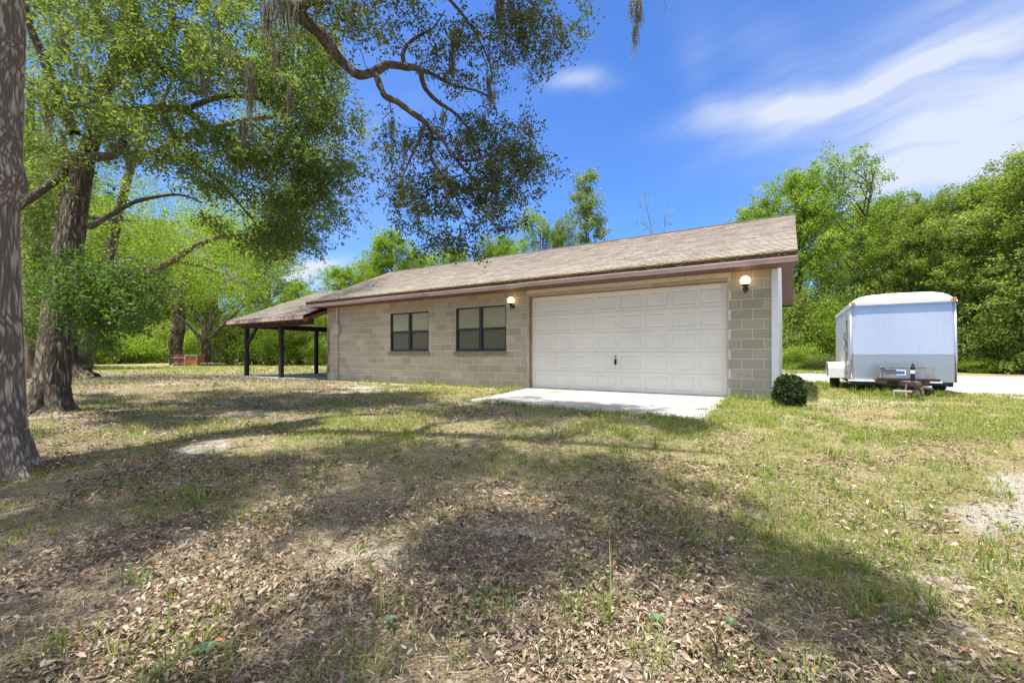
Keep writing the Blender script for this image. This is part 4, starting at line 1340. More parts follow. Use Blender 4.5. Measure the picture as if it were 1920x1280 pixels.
    #      outline, depth range, clusters, hole threshold
    vis = [
        ([(700, 240), (740, 215), (800, 240), (850, 215), (900, 190), (960, 190), (1000, 220), (985, 250), (1010, 300), (1002, 335), (985, 360), (950, 400), (955, 430), (910, 470), (850, 462), (790, 470), (740, 420), (728, 380), (712, 330)], 5.8, 7.2, 420, .40),
        ([(725, 300), (800, 320), (900, 330), (985, 345), (950, 430), (890, 468), (860, 455), (840, 420), (740, 440), (728, 380)], 5.9, 7.0, 190, .36),
        ([(930, 255), (985, 270), (1008, 300), (985, 350), (955, 385), (910, 370), (915, 300)], 6.0, 7.0, 110, .30),
        ([(730, 440), (850, 440), (880, 470), (860, 490), (845, 470), (800, 500), (745, 470)], 6.0, 6.8, 30, .45),
        ([(760, 30), (830, 10), (900, 30), (960, 60), (985, 120), (950, 190), (860, 190), (800, 150), (775, 90)], 6.1, 7.4, 150, .45),
        ([(925, -40), (1095, -40), (1098, 50), (1060, 110), (1030, 140), (985, 145), (965, 80), (930, 40)], 6.1, 7.0, 190, .38),
        ([(520, -40), (780, -40), (790, 20), (740, 60), (690, 80), (640, 60), (600, 30), (560, 10)], 5.4, 7.0, 170, .42),
        ([(560, 10), (640, 60), (660, 100), (690, 110), (700, 80), (640, 20)], 6.0, 6.8, 22, .5),
    ]
    for i, (poly, d0, d1, n, h) in enumerate(vis):
        CL.append(clumped(poly, d0, d1, max(5, n // 5), 5, .12, 100 + i, h - .02, 1.8, 60))
    vis_c = np.vstack(CL)
    # the high crown that shades the yard; gaps where the photo shows sun on the ground
    rng = np.random.default_rng(12)
    shade = [(-500, 700), (500, 700), (900, 737), (985, 738), (1100, 756), (1200, 773), (1290, 786), (1335, 803), (1225, 838), (1262, 880), (1390, 925), (1480, 965), (1580, 1050), (1740, 1180), (1900, 1330), (2050, 1500), (1000, 1900), (-500, 1900), (-800, 1200)]
    hi = []
    while sum(map(len, hi)) < HIGH_N:
        k = 6000
        f_ = rng.uniform(.9, 8.6, k) ; rr = rng.uniform(-1.5, 1.3, k) * f_
        gx, gy = CA * rr - SA * f_, SA * rr + CA * f_
        zz = rng.uniform(6.2, 9.6, k)
        g0 = gz(gx, gy)
        u = CX + F_PX * rr / f_; v = HY - F_PX * (g0 - CAM_H) / f_
        p = np.stack([gx + SUN_T.x / SUN_T.z * (zz - g0), gy + SUN_T.y / SUN_T.z * (zz - g0), zz], -1)
        ok = in_poly(u, v, shade)
        for (eu, ev, ru, rv, slope, keep) in SUN_GAPS:
            e = ((u - eu) / ru) ** 2 + ((v - ev - slope * (u - eu)) / rv) ** 2
            ok &= ~((e < 1) & (rng.random(k) > keep))
        pu, pv, pf = to_px(p)
        ok &= ~((pf > .3) & (pv > -25) & (pu > -80) & (pu < 2000))
        ok &= ~((pu < 640) & (pf > 4.0))                    # the leaning oak shades that side itself
        ok &= fbm(p[:, 0] * 1.25, p[:, 1] * 1.25, p[:, 2] * .25, 5, 2) > .475
        hi.append(p[ok])
    hi_c = np.vstack(hi)[:HIGH_N]
    # sprays whose shade reaches the near half of the concrete apron
    slab = [(870, 752), (960, 738), (1060, 746), (1120, 758), (1215, 766), (1260, 780), (1335, 790), (1335, 803), (1150, 790), (1000, 770), (890, 760)]
    k = 9000
    f_ = rng.uniform(5.5, 9.5, k); rr = rng.uniform(-.2, .5, k) * f_
    gx, gy = CA * rr - SA * f_, SA * rr + CA * f_; zz = rng.uniform(7.2, 8.8, k)
    p = np.stack([gx + SUN_T.x / SUN_T.z * zz, gy + SUN_T.y / SUN_T.z * zz, zz], -1)
    pu, pv, pf = to_px(p)
    ok = in_poly(CX + F_PX * rr / f_, HY + F_PX * (CAM_H + .0) / f_, slab) & (pv < -20) & (fbm(gx * 1.6, gy * 1.6, zz * .2, 8, 2) > .46)
    hi_c = np.vstack([hi_c, p[ok][:130]])
    grow_twigs(acc, nodes, vis_c, 21, .013, 2.0)
    hn = list(nodes) + list(hi_c[::9])
    grow_twigs(acc, hn, hi_c, 22, .015, 1.2)
    make_part(acc, 'branches', M['limb'], root, base, sm=True)
    a2 = Acc()
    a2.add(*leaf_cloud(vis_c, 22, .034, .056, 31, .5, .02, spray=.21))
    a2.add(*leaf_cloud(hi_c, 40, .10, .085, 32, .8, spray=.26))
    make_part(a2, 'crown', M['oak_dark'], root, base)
    sp = []
    for (u, v, d, L, w) in [(852, 62, 6.6, .55, .07), (848, 100, 6.6, .45, .05), (915, 145, 6.9, .40, .06), (922, 170, 6.9, .25, .09), (936, 0, 6.7, .55, .07), (958, 0, 6.7, .75, .07), (975, 20, 6.8, .5, .08), (940, -10, 6.6, .9, .05),
                            (1000, 20, 6.7, .5, .1), (1050, 30, 6.7, .5, .1), (880, 238, 6.6, .45, .08), (830, 210, 6.3, .32, .09), (655, 20, 5.9, .4, .12), (690, 15, 6.0, .45, .1), (620, 70, 6.2, .35, .05), (735, 225, 6.3, .3, .03), (540, -5, 5.9, .75, .06),
                            (560, 0, 6.0, .6, .05), (520, -10, 5.8, .8, .08), (500, 5, 5.8, .7, .06), (860, 260, 6.3, .4, .06), (760, 260, 6.2, .3, .03), (750, 345, 6.2, .3, .04), (930, 330, 6.3, .3, .05), (905, 215, 6.8, .25, .05)]:
        p = P(u, v, d); sp.append((*p, L, w))
    ac = moss_strands(sp, 41)
    sp = [(*P(1196, 25, 6.4), .28, .02), (*P(1186, 5, 6.4), .35, .012), (*P(1198, 0, 6.4), .5, .02), (*P(1190, 55, 6.4), .42, .025)]
    ac2 = moss_strands(sp, 43, 22); ac.add(np.vstack(ac2.V), np.vstack(ac2.F), np.concatenate(ac2.A))
    make_part(ac, 'moss', M['moss'], root, base)


HIGH_N = 1800
# sunlit openings on the ground: u, v, half-width, half-height, slope, share of clusters kept
SUN_GAPS = [(270, 822, 330, 20, -.08, .0), (560, 770, 240, 11, -.02, .1), (740, 752, 150, 10, 0, .1), (660, 1040, 230, 42, -.42, .0), (380, 1090, 150, 22, -.25, .05),
            (110, 1160, 180, 32, -.18, .05), (985, 945, 85, 22, .05, .0), (1110, 935, 45, 14, 0, .0), (900, 915, 40, 10, 0, .1), (470, 970, 60, 10, 0, .1), (1060, 1010, 60, 13, 0, .1), (1180, 1090, 110, 24, .1, .1), (1000, 1235, 170, 28, 0, .15),
            (1380, 1130, 90, 22, .3, .15), (1540, 1250, 120, 26, .3, .2), (1280, 1200, 80, 20, 0, .2), (620, 1235, 90, 20, 0, .2), (620, 880, 70, 9, 0, .1), (760, 900, 50, 9, 0, .2), (840, 1090, 60, 12, 0, .3)]


# ------------------------------------------------------------------ second oak
def build_leaning_oak():
    base = P(92, 778, 6.75); base[2] = float(gz(base[0], base[1])) - .03
    root = empty('oak_tree', base)
    tag(root, 'leaning oak with dark furrowed trunk and wide dense crown behind the nearest trunk', 'tree')
    acc, rg = Acc(), []
    T = [P(92, 790, 6.75), P(92, 770, 6.78), P(98, 700, 6.85), P(108, 600, 6.95), P(124, 490, 7.1), P(142, 380, 7.25), P(160, 295, 7.4), P(178, 245, 7.5), P(195, 170, 7.7), P(225, 100, 7.9), P(250, -80, 8.2), P(240, -300, 8.5)]
    pts = catmull(T, 60); z = pts[:, 2] - base[2]
    rad = .215 - .010 * z + .10 * np.exp(-z / .25) - .04 * smooth(2.9, 4.6, z)
    bark_tube(acc, rg, pts, np.clip(rad, .07, 1), 240, .016, 13, 3.8, 27.0, 2.4)
    for k in range(5):
        a = 2 * math.pi * k / 5 + .1; d = np.array([math.cos(a), math.sin(a), 0])
        q = catmull(np.array([base + d * .10 + [0, 0, .42], base + d * .18 + [0, 0, .17], base + d * .28 + [0, 0, .03], base + d * .48 + [0, 0, -.12]]), 6)
        bark_tube(acc, rg, q, np.linspace(.13, .06, len(q)), 60, .013, 17 + k, 5.5, 29.0, 2.0)
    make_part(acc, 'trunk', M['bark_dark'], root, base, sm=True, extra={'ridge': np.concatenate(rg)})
    acc = Acc(); nodes = []
    limbs = [
        ([P(160, 296, 7.4), P(185, 294, 7.3), P(208, 292, 7.2), P(224, 280, 7.15), P(232, 264, 7.1)], [.10, .065, .062, .06, .055]),
        ([P(150, 300, 7.4), P(130, 305, 7.3), P(105, 335, 7.1), P(60, 370, 6.9), P(20, 400, 6.8)], [.10, .085, .07, .055, .04]),
        ([P(140, 250, 7.5), P(110, 190, 7.4), P(82, 110, 7.3), P(60, 60, 7.2), P(50, 20, 7.1), P(30, -80, 7)], [.09, .075, .065, .055, .045, .03]),
        ([P(195, 215, 7.6), P(240, 210, 7.7), P(300, 205, 7.8), P(345, 205, 7.9), P(390, 240, 8.0), P(440, 270, 8.1), P(500, 330, 8.2)], [.10, .085, .075, .065, .05, .035, .015]),
        ([P(225, 100, 7.9), P(270, 80, 7.8), P(320, 60, 7.7), P(320, 10, 7.7), P(300, -60, 7.7)], [.09, .07, .055, .04, .03]),
        ([P(240, 60, 8.0), P(250, 20, 7.6), P(243, -30, 7.3), P(300, -200, 7)], [.07, .055, .045, .03]),
        ([P(168, 425, 7.2), P(200, 408, 7.1), P(250, 380, 7.2), P(300, 368, 7.3), P(340, 366, 7.4), P(380, 380, 7.5)], [.05, .04, .032, .025, .018, .01]),
        ([P(168, 408, 7.2), P(205, 411, 7.1), P(250, 414, 7.0)], [.03, .02, .01]),
        ([P(250, -80, 8.2), P(380, -120, 8.4), P(500, -60, 8.6), P(580, 60, 8.6), P(620, 200, 8.6)], [.08, .07, .05, .035, .015]),
        ([P(345, 205, 7.9), P(430, 180, 8.2), P(520, 200, 8.5), P(580, 280, 8.6), P(600, 360, 8.6)], [.05, .042, .034, .024, .01]),
        ([P(300, 205, 7.8), P(350, 290, 7.8), P(420, 350, 7.9), P(480, 420, 8.0)], [.05, .04, .03, .012]),
        ([P(110, 590, 6.9), P(150, 560, 6.5), P(190, 545, 6.3), P(230, 540, 6.2)], [.04, .028, .02, .01]),
    ]
    for pt, rd in limbs:
        pts = catmull(pt, 9)
        rr = np.interp(np.linspace(0, 1, len(pts)), np.linspace(0, 1, len(rd)), rd)
        V, Fq, N = np_tube(pts, rr, 14)
        V = V + N * (np.repeat(rr, 14) * .5 * (fbm(*(V * 8).T, 71, 3) - .5))[:, None]
        acc.add(V, Fq); nodes += list(pts[::3])
    main = [(40, -330), (560, -330), (600, -60), (560, 10), (600, 60), (638, 120), (668, 175), (648, 215), (655, 260), (665, 300), (672, 335), (655, 390), (610, 420), (575, 450), (520, 440), (450, 400), (400, 350), (340, 310), (250, 300), (190, 300), (40, 330)]
    c1 = clumped(main, 6.3, 9.8, 190, 9, .22, 201, .47, 1.3)
    right = [(430, 60), (600, 60), (638, 120), (668, 175), (648, 215), (655, 260), (665, 300), (674, 335), (655, 390), (610, 425), (560, 450), (520, 430), (470, 350), (430, 250)]
    c2 = clumped(right, 7.0, 9.4, 86, 9, .20, 202, .49, 1.3)
    tail = [(400, 380), (560, 420), (585, 440), (555, 480), (500, 470), (440, 440)]
    c3 = clumped(tail, 7.4, 9.2, 18, 9, .20, 203, .40, 1.5)
    face = [(40, -60), (440, -60), (470, 180), (360, 280), (250, 215), (200, 290), (110, 270), (40, 320)]
    c7 = clumped(face, 5.6, 7.1, 40, 9, .18, 207, .48, 1.5)
    left = [(40, 300), (130, 320), (120, 420), (95, 560), (85, 640), (45, 640)]
    c4 = fill_outline(left, 7.4, 9.5, 380, 204, .42, 1.6)
    low = [(95, 500), (180, 480), (250, 490), (285, 540), (295, 590), (262, 630), (215, 640), (150, 630), (92, 590)]
    c5 = clumped(low, 5.4, 6.7, 44, 8, .13, 205, .40, 2.0)
    # upper crown above the frame
    rng = np.random.default_rng(206)
    c6 = rng.normal(0, 1, (150, 3)); c6 /= np.linalg.norm(c6, axis=1, keepdims=True)
    c6 = P(230, -350, 8.2) + c6 * np.array([3.0, 3.0, 1.7]) * rng.uniform(.3, 1, (150, 1)) ** .5
    pu, pv, pf = to_px(c6); c6 = c6[(pv < -15)]
    hi_ = np.vstack([c1, c2, c3, c4, c6, c7])
    grow_twigs(acc, nodes, hi_, 24, .014, 2.4)
    grow_twigs(acc, nodes, c5, 25, .008, 1.6)
    make_part(acc, 'branches', M['limb'], root, base, sm=True)
    a2 = Acc()
    a2.add(*leaf_cloud(np.vstack([c1, c6, c7]), 38, .055, .066, 33, .7, .02, spray=.26))
    a2.add(*leaf_cloud(np.vstack([c2, c3, c4]), 38, .05, .064, 34, .7, .02, spray=.25))
    make_part(a2, 'crown', M['oak_leaf'], root, base)
    a3 = Acc(); a3.add(*leaf_cloud(c5, 36, .045, .055, 35, .9, .02, spray=.20))
    make_part(a3, 'low_shoots', M['low_leaf'], root, base)
    sp = []
    for (u, v, d, L, w) in [(465, 120, 6.2, .8, .07), (470, 150, 6.25, .9, .06), (455, 230, 6.3, .5, .06), (430, 95, 6.2, .5, .08), (380, 130, 6.1, .4, .07), (520, 90, 6.4, .6, .07), (545, 170, 6.6, .5, .06), (150, 120, 6, .4, .07), (90, 200, 6.2, .4, .06), (230, 270, 7.1, .4, .08), (400, 250, 7.6, .4, .05), (120, 60, 6.8, .4, .08), (200, 40, 7, .3, .08), (300, 120, 7.2, .35, .08), (245, 300, 7.1, .3, .05), (440, 280, 7.3, .6, .04), (350, 40, 7.1, .4, .1), (410, 20, 7.1, .5, .1)]:
        sp.append((*P(u, v, d), L, w))
    make_part(moss_strands(sp, 44), 'moss', M['moss'], root, base)


# ------------------------------------------------------------------ other trees: lumpy crowns on forking trunks
def lumpy_crown(seed, Rx, H, z0, lobes, per, lobe_r=.42):
    rng = np.random.default_rng(seed); out = []; ctr = []
    for k in range(lobes):
        t = (k + rng.random()) / lobes
        a = rng.uniform(0, 2 * np.pi); z = z0 + (H - z0) * (t ** .85)
        env = Rx * math.sin(math.pi * (.14 + .80 * t)) ** .7
        rr = env * rng.uniform(.25, .78)
        c = np.array([rr * math.cos(a), rr * math.sin(a), z]); lr = lobe_r * Rx * rng.uniform(.6, 1.15)
        d = rng.normal(0, 1, (per, 3)); d /= np.linalg.norm(d, axis=1, keepdims=True)
        s = rng.uniform(.45, 1.05, (per, 1))
        q = c + d * s * lr * np.array([1, 1, .72])
        out.append(q); ctr.append(c)
    q = np.vstack(out)
    q[:, 2] = np.clip(q[:, 2], .25, None)
    return q, np.array(ctr)


def proto_tree(name, label, cat, group, seed, Rx, H, z0, lobes, per, K, size, leaf, wood='limb', spread=.24, tr=.20, lean=0.0, stems=1, flat=.6):
    rng = np.random.default_rng(seed)
    root = empty(name); tag(root, label, cat, group)
    q, ctr = lumpy_crown(seed, Rx, H, z0, lobes, per)
    acc = Acc(); nodes = []
    for s in range(stems):
        a = rng.uniform(0, 6.28); e = (.0 if stems == 1 else .55 * Rx)
        tp = catmull(np.array([[.12 * s, 0, -.2], [rng.normal(0, .08) + .2 * e * math.cos(a), rng.normal(0, .08) + .2 * e * math.sin(a), H * .25], [lean + .6 * e * math.cos(a), .6 * e * math.sin(a), H * .55], [lean * 1.5 + e * math.cos(a), e * math.sin(a), H * .9]]), 6)
        rr = np.linspace(tr, tr * .18, len(tp)); rr[0] *= 1.4
        V, Fq, N = np_tube(tp, rr, 10); acc.add(V, Fq); nodes += list(tp)
    base_n = np.array(nodes)
    for c in ctr:
        d = np.linalg.norm(base_n - (c - [0, 0, .35 * H * .3]), axis=1); a = base_n[int(np.argmin(d))]
        pt = catmull(np.array([a, a + (c - a) * .4 + rng.normal(0, .12, 3), c]), 5)
        V, Fq, _ = np_tube(pt, np.linspace(tr * .36, tr * .08, len(pt)), 7); acc.add(V, Fq); nodes += list(pt)
    grow_twigs(acc, nodes, q[::2], seed + 1, tr * .07, 2.5, 3)
    make_part(acc, 'trunk', M[wood], root, (0, 0, 0), sm=True)
    a2 = Acc(); a2.add(*leaf_cloud(q, K, spread * .45, size, seed + 2, flat, spray=spread * 1.7))
    make_part(a2, 'crown', M[leaf], root, (0, 0, 0))
    return root


def bush_mesh(name, label, group, seed, Rx, H, lobes, per, K, size, leaf, cat='bush'):
    root = empty(name); tag(root, label, cat, group)
    rng = np.random.default_rng(seed)
    q, ctr = lumpy_crown(seed, Rx, H, .15, lobes, per, .5)
    acc = Acc()
    for c in ctr[:9]:
        pt = catmull(np.array([[rng.normal(0, .1), rng.normal(0, .1), -.1], c * [.4, .4, .5], c]), 5)
        V, Fq, _ = np_tube(pt, np.linspace(.03, .008, len(pt)), 5); acc.add(V, Fq)
    make_part(acc, 'stems', M['limb'], root, (0, 0, 0))
    a2 = Acc(); a2.add(*leaf_cloud(q, K, .16, size, seed + 2, .6))
    make_part(a2, 'foliage', M[leaf], root, (0, 0, 0))
    return root


def place(root, u, dep, rz, s, sz=None, label=None, group=None, first=[]):
    if root.name in first: o = copy_tree(root)
    else: o = root; first.append(root.name)
    r = ray(u, HY); p = r * dep
    o.location = (p[0], p[1], float(gz(p[0], p[1])) - .02)
    o.rotation_euler = (0, 0, rz); o.scale = (s, s, sz if sz else s)
    if label: o['label'] = label
    if group: o['group'] = group
    return o


def build_woods():
    A = proto_tree('broadleaf_tree', '', 'tree', 'trees at the edge of the woods', 301, 3.5, 12.0, 1.4, 50, 22, 44, .145, 'bright_leaf', tr=.19)
    Bt = proto_tree('broadleaf_tree', '', 'tree', 'trees at the edge of the woods', 311, 3.3, 12.0, .6, 52, 22, 44, .14, 'wood_leaf', tr=.17)
    Ct = proto_tree('broadleaf_tree', '', 'tree', 'trees at the edge of the woods', 321, 3.0, 12.0, 2.4, 24, 14, 34, .15, 'bright_leaf', tr=.14, stems=3, spread=.26)
    Dt = proto_tree('broadleaf_tree', '', 'tree', 'trees at the edge of the woods', 331, 1.7, 12.0, 1.5, 26, 15, 34, .15, 'wood_leaf', tr=.15)
    G1 = 'trees behind the trailer and gravel drive'; G2 = 'trees showing above the roof'; G3 = 'trees beyond the shaded yard'
    first = []
    pl = [
        # proto, u, depth, rz, s, sz, label, group
        (A, 1425, 33, .3, 1.0, 1.0, 'bright green tree just right of the roof peak, lower than its neighbour', G1),
        (A, 1500, 32, 1.2, 1.1, 1.16, 'tall bushy tree rising behind the roof corner', G1),
        (Ct, 1575, 29, 2.2, 1.1, 1.18, 'tallest pale tree behind the trailer, with one open sprig at its top', G1),
        (A, 1640, 33, 4.0, 1.1, 1.03, 'rounded tree behind the tallest one, filling in to its right', G1),
        (Bt, 1705, 27, 5.1, .85, .86, 'darker narrow tree behind the trailer roof, at the dip in the skyline', G1),
        (Ct, 1755, 30, .7, .95, .93, 'light open tree between the skyline dip and the big right tree', G1),
        (Bt, 1800, 25, 3.3, 1.0, .84, 'dense olive green tree right of the trailer, second from the frame edge', G1),
        (Bt, 1905, 22, 4.6, 1.1, .86, 'big dense tree at the right frame edge, highest of the right group', G1),
        (A, 1880, 28, 1.9, 1.1, .98, 'lighter crown behind the big right edge tree', G1),
        (Bt, 2030, 19, .2, 1.1, .84, 'olive tree mostly beyond the right frame edge', G1),
        (A, 1540, 41, 2.9, 1.1, 1.15, 'hazy tree deep behind the roof corner tree', G1),
        (Bt, 1660, 38, 0.9, 1.3, 1.1, 'tree deep in the woods seen through the skyline dip', G1),
        (A, 2150, 24, 2.9, 1.1, 1.0, 'bright tree outside the right frame edge by the gravel', G1),
        # above the roof
        (A, 735, 31, .4, .85, .78, 'yellow green tree over the left half of the roof ridge', G2),
        (A, 640, 36, 2.0, .82, .66, 'low bright tree above the carport roof', G2),
        (A, 845, 34, 4.1, .85, .74, 'small yellow green tree just left of the hanging oak limb tip', G2),
        (A, 788, 38, 5.0, .85, .80, 'hazy pale tree over the ridge, second right of the carport', G2),
        (A, 690, 40, 3.6, .85, .76, 'pale tree over the end of the roof ridge nearest the carport', G2),
        (Bt, 925, 37, 1.0, .75, .86, 'dull green tree over the ridge beside the hanging limb tip', G2),
        (Ct, 1000, 32, 1.5, .85, .94, 'thin stemmed open tree above the middle of the roof', G2),
        (Dt, 1100, 28, .8, .95, 1.03, 'upright dark stemmed tree standing highest over the roof ridge', G2),
        (Bt, 1052, 31, 2.6, .62, .84, 'dense dull green tree beside the upright one over the roof', G2),
        (A, 950, 36, 5.5, .72, .86, 'pale bushy tree over the roof behind the hanging limb', G2),
        (Bt, 1345, 38, 3.3, .42, .84, 'small green top just showing over the roof near its peak', G2),
        (A, 560, 44, .9, .75, .66, 'low pale tree seen between the oak crown and the carport', G2),
        # left side
        (A, 300, 60, 1.0, 1.7, 1.55, 'yellow green tree behind the trunk of the leaning oak', G3),
        (A, 405, 54, 2.4, 1.5, 1.45, 'bright tree behind the red crate and forked trunk', G3),
        (Bt, 505, 46, .4, 1.2, 1.15, 'green tree left of the carport posts', G3),
        (A, 190, 52, 3.0, 1.5, 1.6, 'pale tree far back between the oak trunks', G3),
        (Bt, 100, 27, 1.1, 1.0, 1.1, 'green tree deep behind the two nearest trunks', G3),
        (A, 40, 32, 5.0, 1.1, 1.2, 'tree glimpsed just right of the nearest trunk', G3),
        (Bt, 345, 64, 1.8, 1.5, 1.2, 'far tree over the sunny lawn gap', G3),
        (A, 245, 70, 4.8, 1.6, 1.0, 'farthest pale tree beyond the sunny lawn', G3),
        (Ct, 455, 56, 3.9, 1.4, 1.25, 'open tree in the far woods left of the carport', G3),
        (Bt, 600, 48, 2.2, .9, .55, 'low tree seen under the carport roof', G3),
        (A, 540, 52, 4.4, 1.0, .6, 'pale low tree behind the first carport posts', G3),
        (A, -60, 26, .5, 1.1, 1.2, 'tree behind the nearest trunk at the left frame edge', G3),
        (Bt, 150, 60, 0.5, 1.4, .95, 'distant dark tree at the end of the shaded yard', G3),
    ]
    for (t, u, d, rz, s, sz, lab, g) in pl:
        place(t, u, d, rz, s, sz, lab, g, first)
    # bushes
    b1 = bush_mesh('bush', '', 'b', 401, 1.5, 2.0, 20, 14, 30, .10, 'bright_leaf')
    b2 = bush_mesh('bush', '', 'b', 411, 1.6, 2.6, 24, 14, 30, .11, 'wood_leaf')
    b3 = bush_mesh('bush', '', 'b', 421, 1.3, 1.5, 16, 12, 26, .09, 'grey_leaf')
    GB = 'undergrowth at the edge of the woods'; GL = 'bushes beyond the shaded yard'
    f2 = []
    bl = [
        (b1, 1500, 26.5, .2, 1.0, .62, 'low bright bush behind the building corner', GB), (b2, 1490, 29, 1.0, 1.3, 1.8, 'dark leafy bush against the woods beside the rake of the roof', GB),
        (b1, 1560, 28, 2.0, 1.3, 2.0, 'tall bright bush left of the trailer', GB), (b2, 1620, 29, 3.0, 1.5, 1.9, 'large bush directly behind the trailer roof', GB),
        (b1, 1690, 27, .9, 1.5, 2.1, 'bright bush above the trailer roof, right of its middle', GB), (b2, 1760, 26, 4.0, 1.4, 1.6, 'dull green bush behind the right half of the trailer', GB),
        (b2, 1815, 24, 5.0, 1.2, 1.1, 'dark bush right beside the trailer front', GB), (b2, 1870, 22, .4, 1.2, 1.2, 'shaded bush between the trailer and the frame edge', GB),
        (b2, 1925, 20.5, 1.7, 1.1, 1.1, 'dark bush at the right frame edge over the gravel', GB), (b1, 1850, 21.5, 2.7, .8, .35, 'strip of low sunny growth along the gravel edge right of the trailer', GB),
        (b3, 1530, 25.5, 3.3, .8, .5, 'pale low weeds bush by the gravel left of the trailer', GB), (b1, 1475, 33, 3, 1.1, 1.2, 'bright bush in the gap behind the white side wall', GB),
        (b1, 1960, 22.5, 2.7, .8, .35, 'low sunny bush just out past the right edge gravel', GB), (b1, 1745, 23, 1.2, .9, .45, 'low bush hidden behind the trailer wheels', GB),
        (b1, 222, 44, .2, 2.0, 1.35, 'sunny round bush left of the red crate', GL), (b1, 262, 46, 1.2, 1.8, 1.2, 'sunny bush nearest to the red crate', GL), (b1, 190, 42, 2.2, 1.8, 1.3, 'sunny bush beside the small leaning trunk', GL),
        (b3, 250, 54, .9, 2.4, 2.6, 'grey moss hung bush behind the sunny bushes', GL), (b2, 292, 58, 2.9, 2.2, 1.9, 'dark bush at the back of the lawn gap', GL),
        (b1, 370, 46, 1.9, 1.8, 1.4, 'bright bush behind the forked trunk', GL), (b2, 430, 40, .7, 1.7, 1.5, 'leafy green bush right of the forked trunk', GL),
        (b2, 475, 42, 2.7, 1.9, 1.7, 'yellowish bush between the forked trunk and carport post', GL), (b1, 510, 38, 4.7, 1.7, 1.6, 'sunny bush seen between the two front carport posts', GL),
        (b2, 560, 40, 3.7, 1.8, 1.5, 'bush seen under the carport roof, left of the rear post', GL), (b1, 605, 38, 1.4, 1.3, 1.0, 'bright bush right of the rear carport post', GL),
        (b2, 90, 30, 1.4, 1.5, 1.2, 'dark bush between the two nearest trunks', GL), (b2, 20, 28, 2.4, 1.5, 1.3, 'dark bush behind the nearest trunk', GL), (b1, 140, 40, .1, 1.6, 1.2, 'bright bush deep between the oak trunks', GL),
        (b3, 408, 44, 5.1, 1.3, 1.0, 'greyish bush at the foot of the forked trunk', GL), (b2, 330, 50, 5.1, 2.4, 1.6, 'bush behind the mossy stump trunk', GL),
    ]
    for (t, u, d, rz, s, sz, lab, g) in bl:
        place(t, u, d, rz, s, sz, lab, g, f2)
    # far wood that closes the horizon all round the back
    rng = np.random.default_rng(77); C = []
    for k in range(2600):
        u = rng.uniform(-700, 2700); d = rng.uniform(62, 85)
        p = ray(u, HY) * d
        h = (5.0 if 520 < u < 1380 else 9.5) * (.6 + .8 * float(fbm(u * .012, 3, 0, 5, 3)))
        p[2] = rng.random() ** .7 * h
        C.append(p)
    a = Acc(); a.add(*leaf_cloud(np.array(C), 26, .8, .55, 78, .5))
    o = make_part(a, 'far_woods', M['wood_leaf'], None, (0, 0, 0)); tag(o, kind='stuff', label='far line of woods closing the view behind the nearer trees', cat='woods')

    # clipped mound beside the white corner
    root = empty('mound_shrub', (0.02, 8.95, float(gz(.02, 8.95))))
    tag(root, 'small dark clipped mound shaped shrub beside the white building corner', 'shrub')
    rng = np.random.default_rng(8)
    n = 900; t = rng.uniform(0, 2 * np.pi, n); zz = rng.random(n) ** .8 * .53
    rr = .225 * np.clip(1 - (zz / .55) ** 5, 0, 1) ** .6 * rng.uniform(.6, 1, n) ** .4 * (1 + .35 * (fbm(np.cos(t) * 1.6, np.sin(t) * 1.6, zz * 5, 19, 3) - .5)) * (1 + .22 * (rng.random(n) < .05))
    C = np.stack([rr * np.cos(t), rr * np.sin(t), zz], -1)
    a = Acc(); a.add(*leaf_cloud(C, 16, .018, .042, 9, .4)); make_part(a, 'foliage', M['shrub_leaf'], root, (0, 0, 0))
    mb = MB()
    for k in range(7): mb.tube([(.02 * math.cos(k), .02 * math.sin(k), -.05), (.12 * math.cos(k), .12 * math.sin(k), .2), (.17 * math.cos(k), .17 * math.sin(k), .38)], [.012, .008, .004], 5)
    mb.build('stems', M['limb'], root)


def bare_trunk(name, label, group, base, paths, mat, seg=18, amp=.025, seed=1, crown=None):
    root = empty(name, base); tag(root, label, 'tree', group)
    acc, rg = Acc(), []
    for i, (pt, rd) in enumerate(paths):
        pts = catmull(pt, 8); rr = np.interp(np.linspace(0, 1, len(pts)), np.linspace(0, 1, len(rd)), rd)
        bark_tube(acc, rg, pts, rr, seg, amp, seed + i, 1.8, 8)
    nodes = np.vstack([catmull(p, 4) for p, _ in paths])
    if crown is not None:
        n0 = acc.n; grow_twigs(acc, list(nodes), crown[0], seed + 9, .03, 4.0); rg.append(np.full(acc.n - n0, .7))
    make_part(acc, 'trunk', M[mat], root, base, sm=True, extra={'ridge': np.concatenate(rg)})
    if crown is not None:
        C, K, sp, size, leaf = crown
        a2 = Acc(); a2.add(*leaf_cloud(C, K, sp, size, seed + 10, .7, .05)); make_part(a2, 'crown', M[leaf], root, base)
    return root


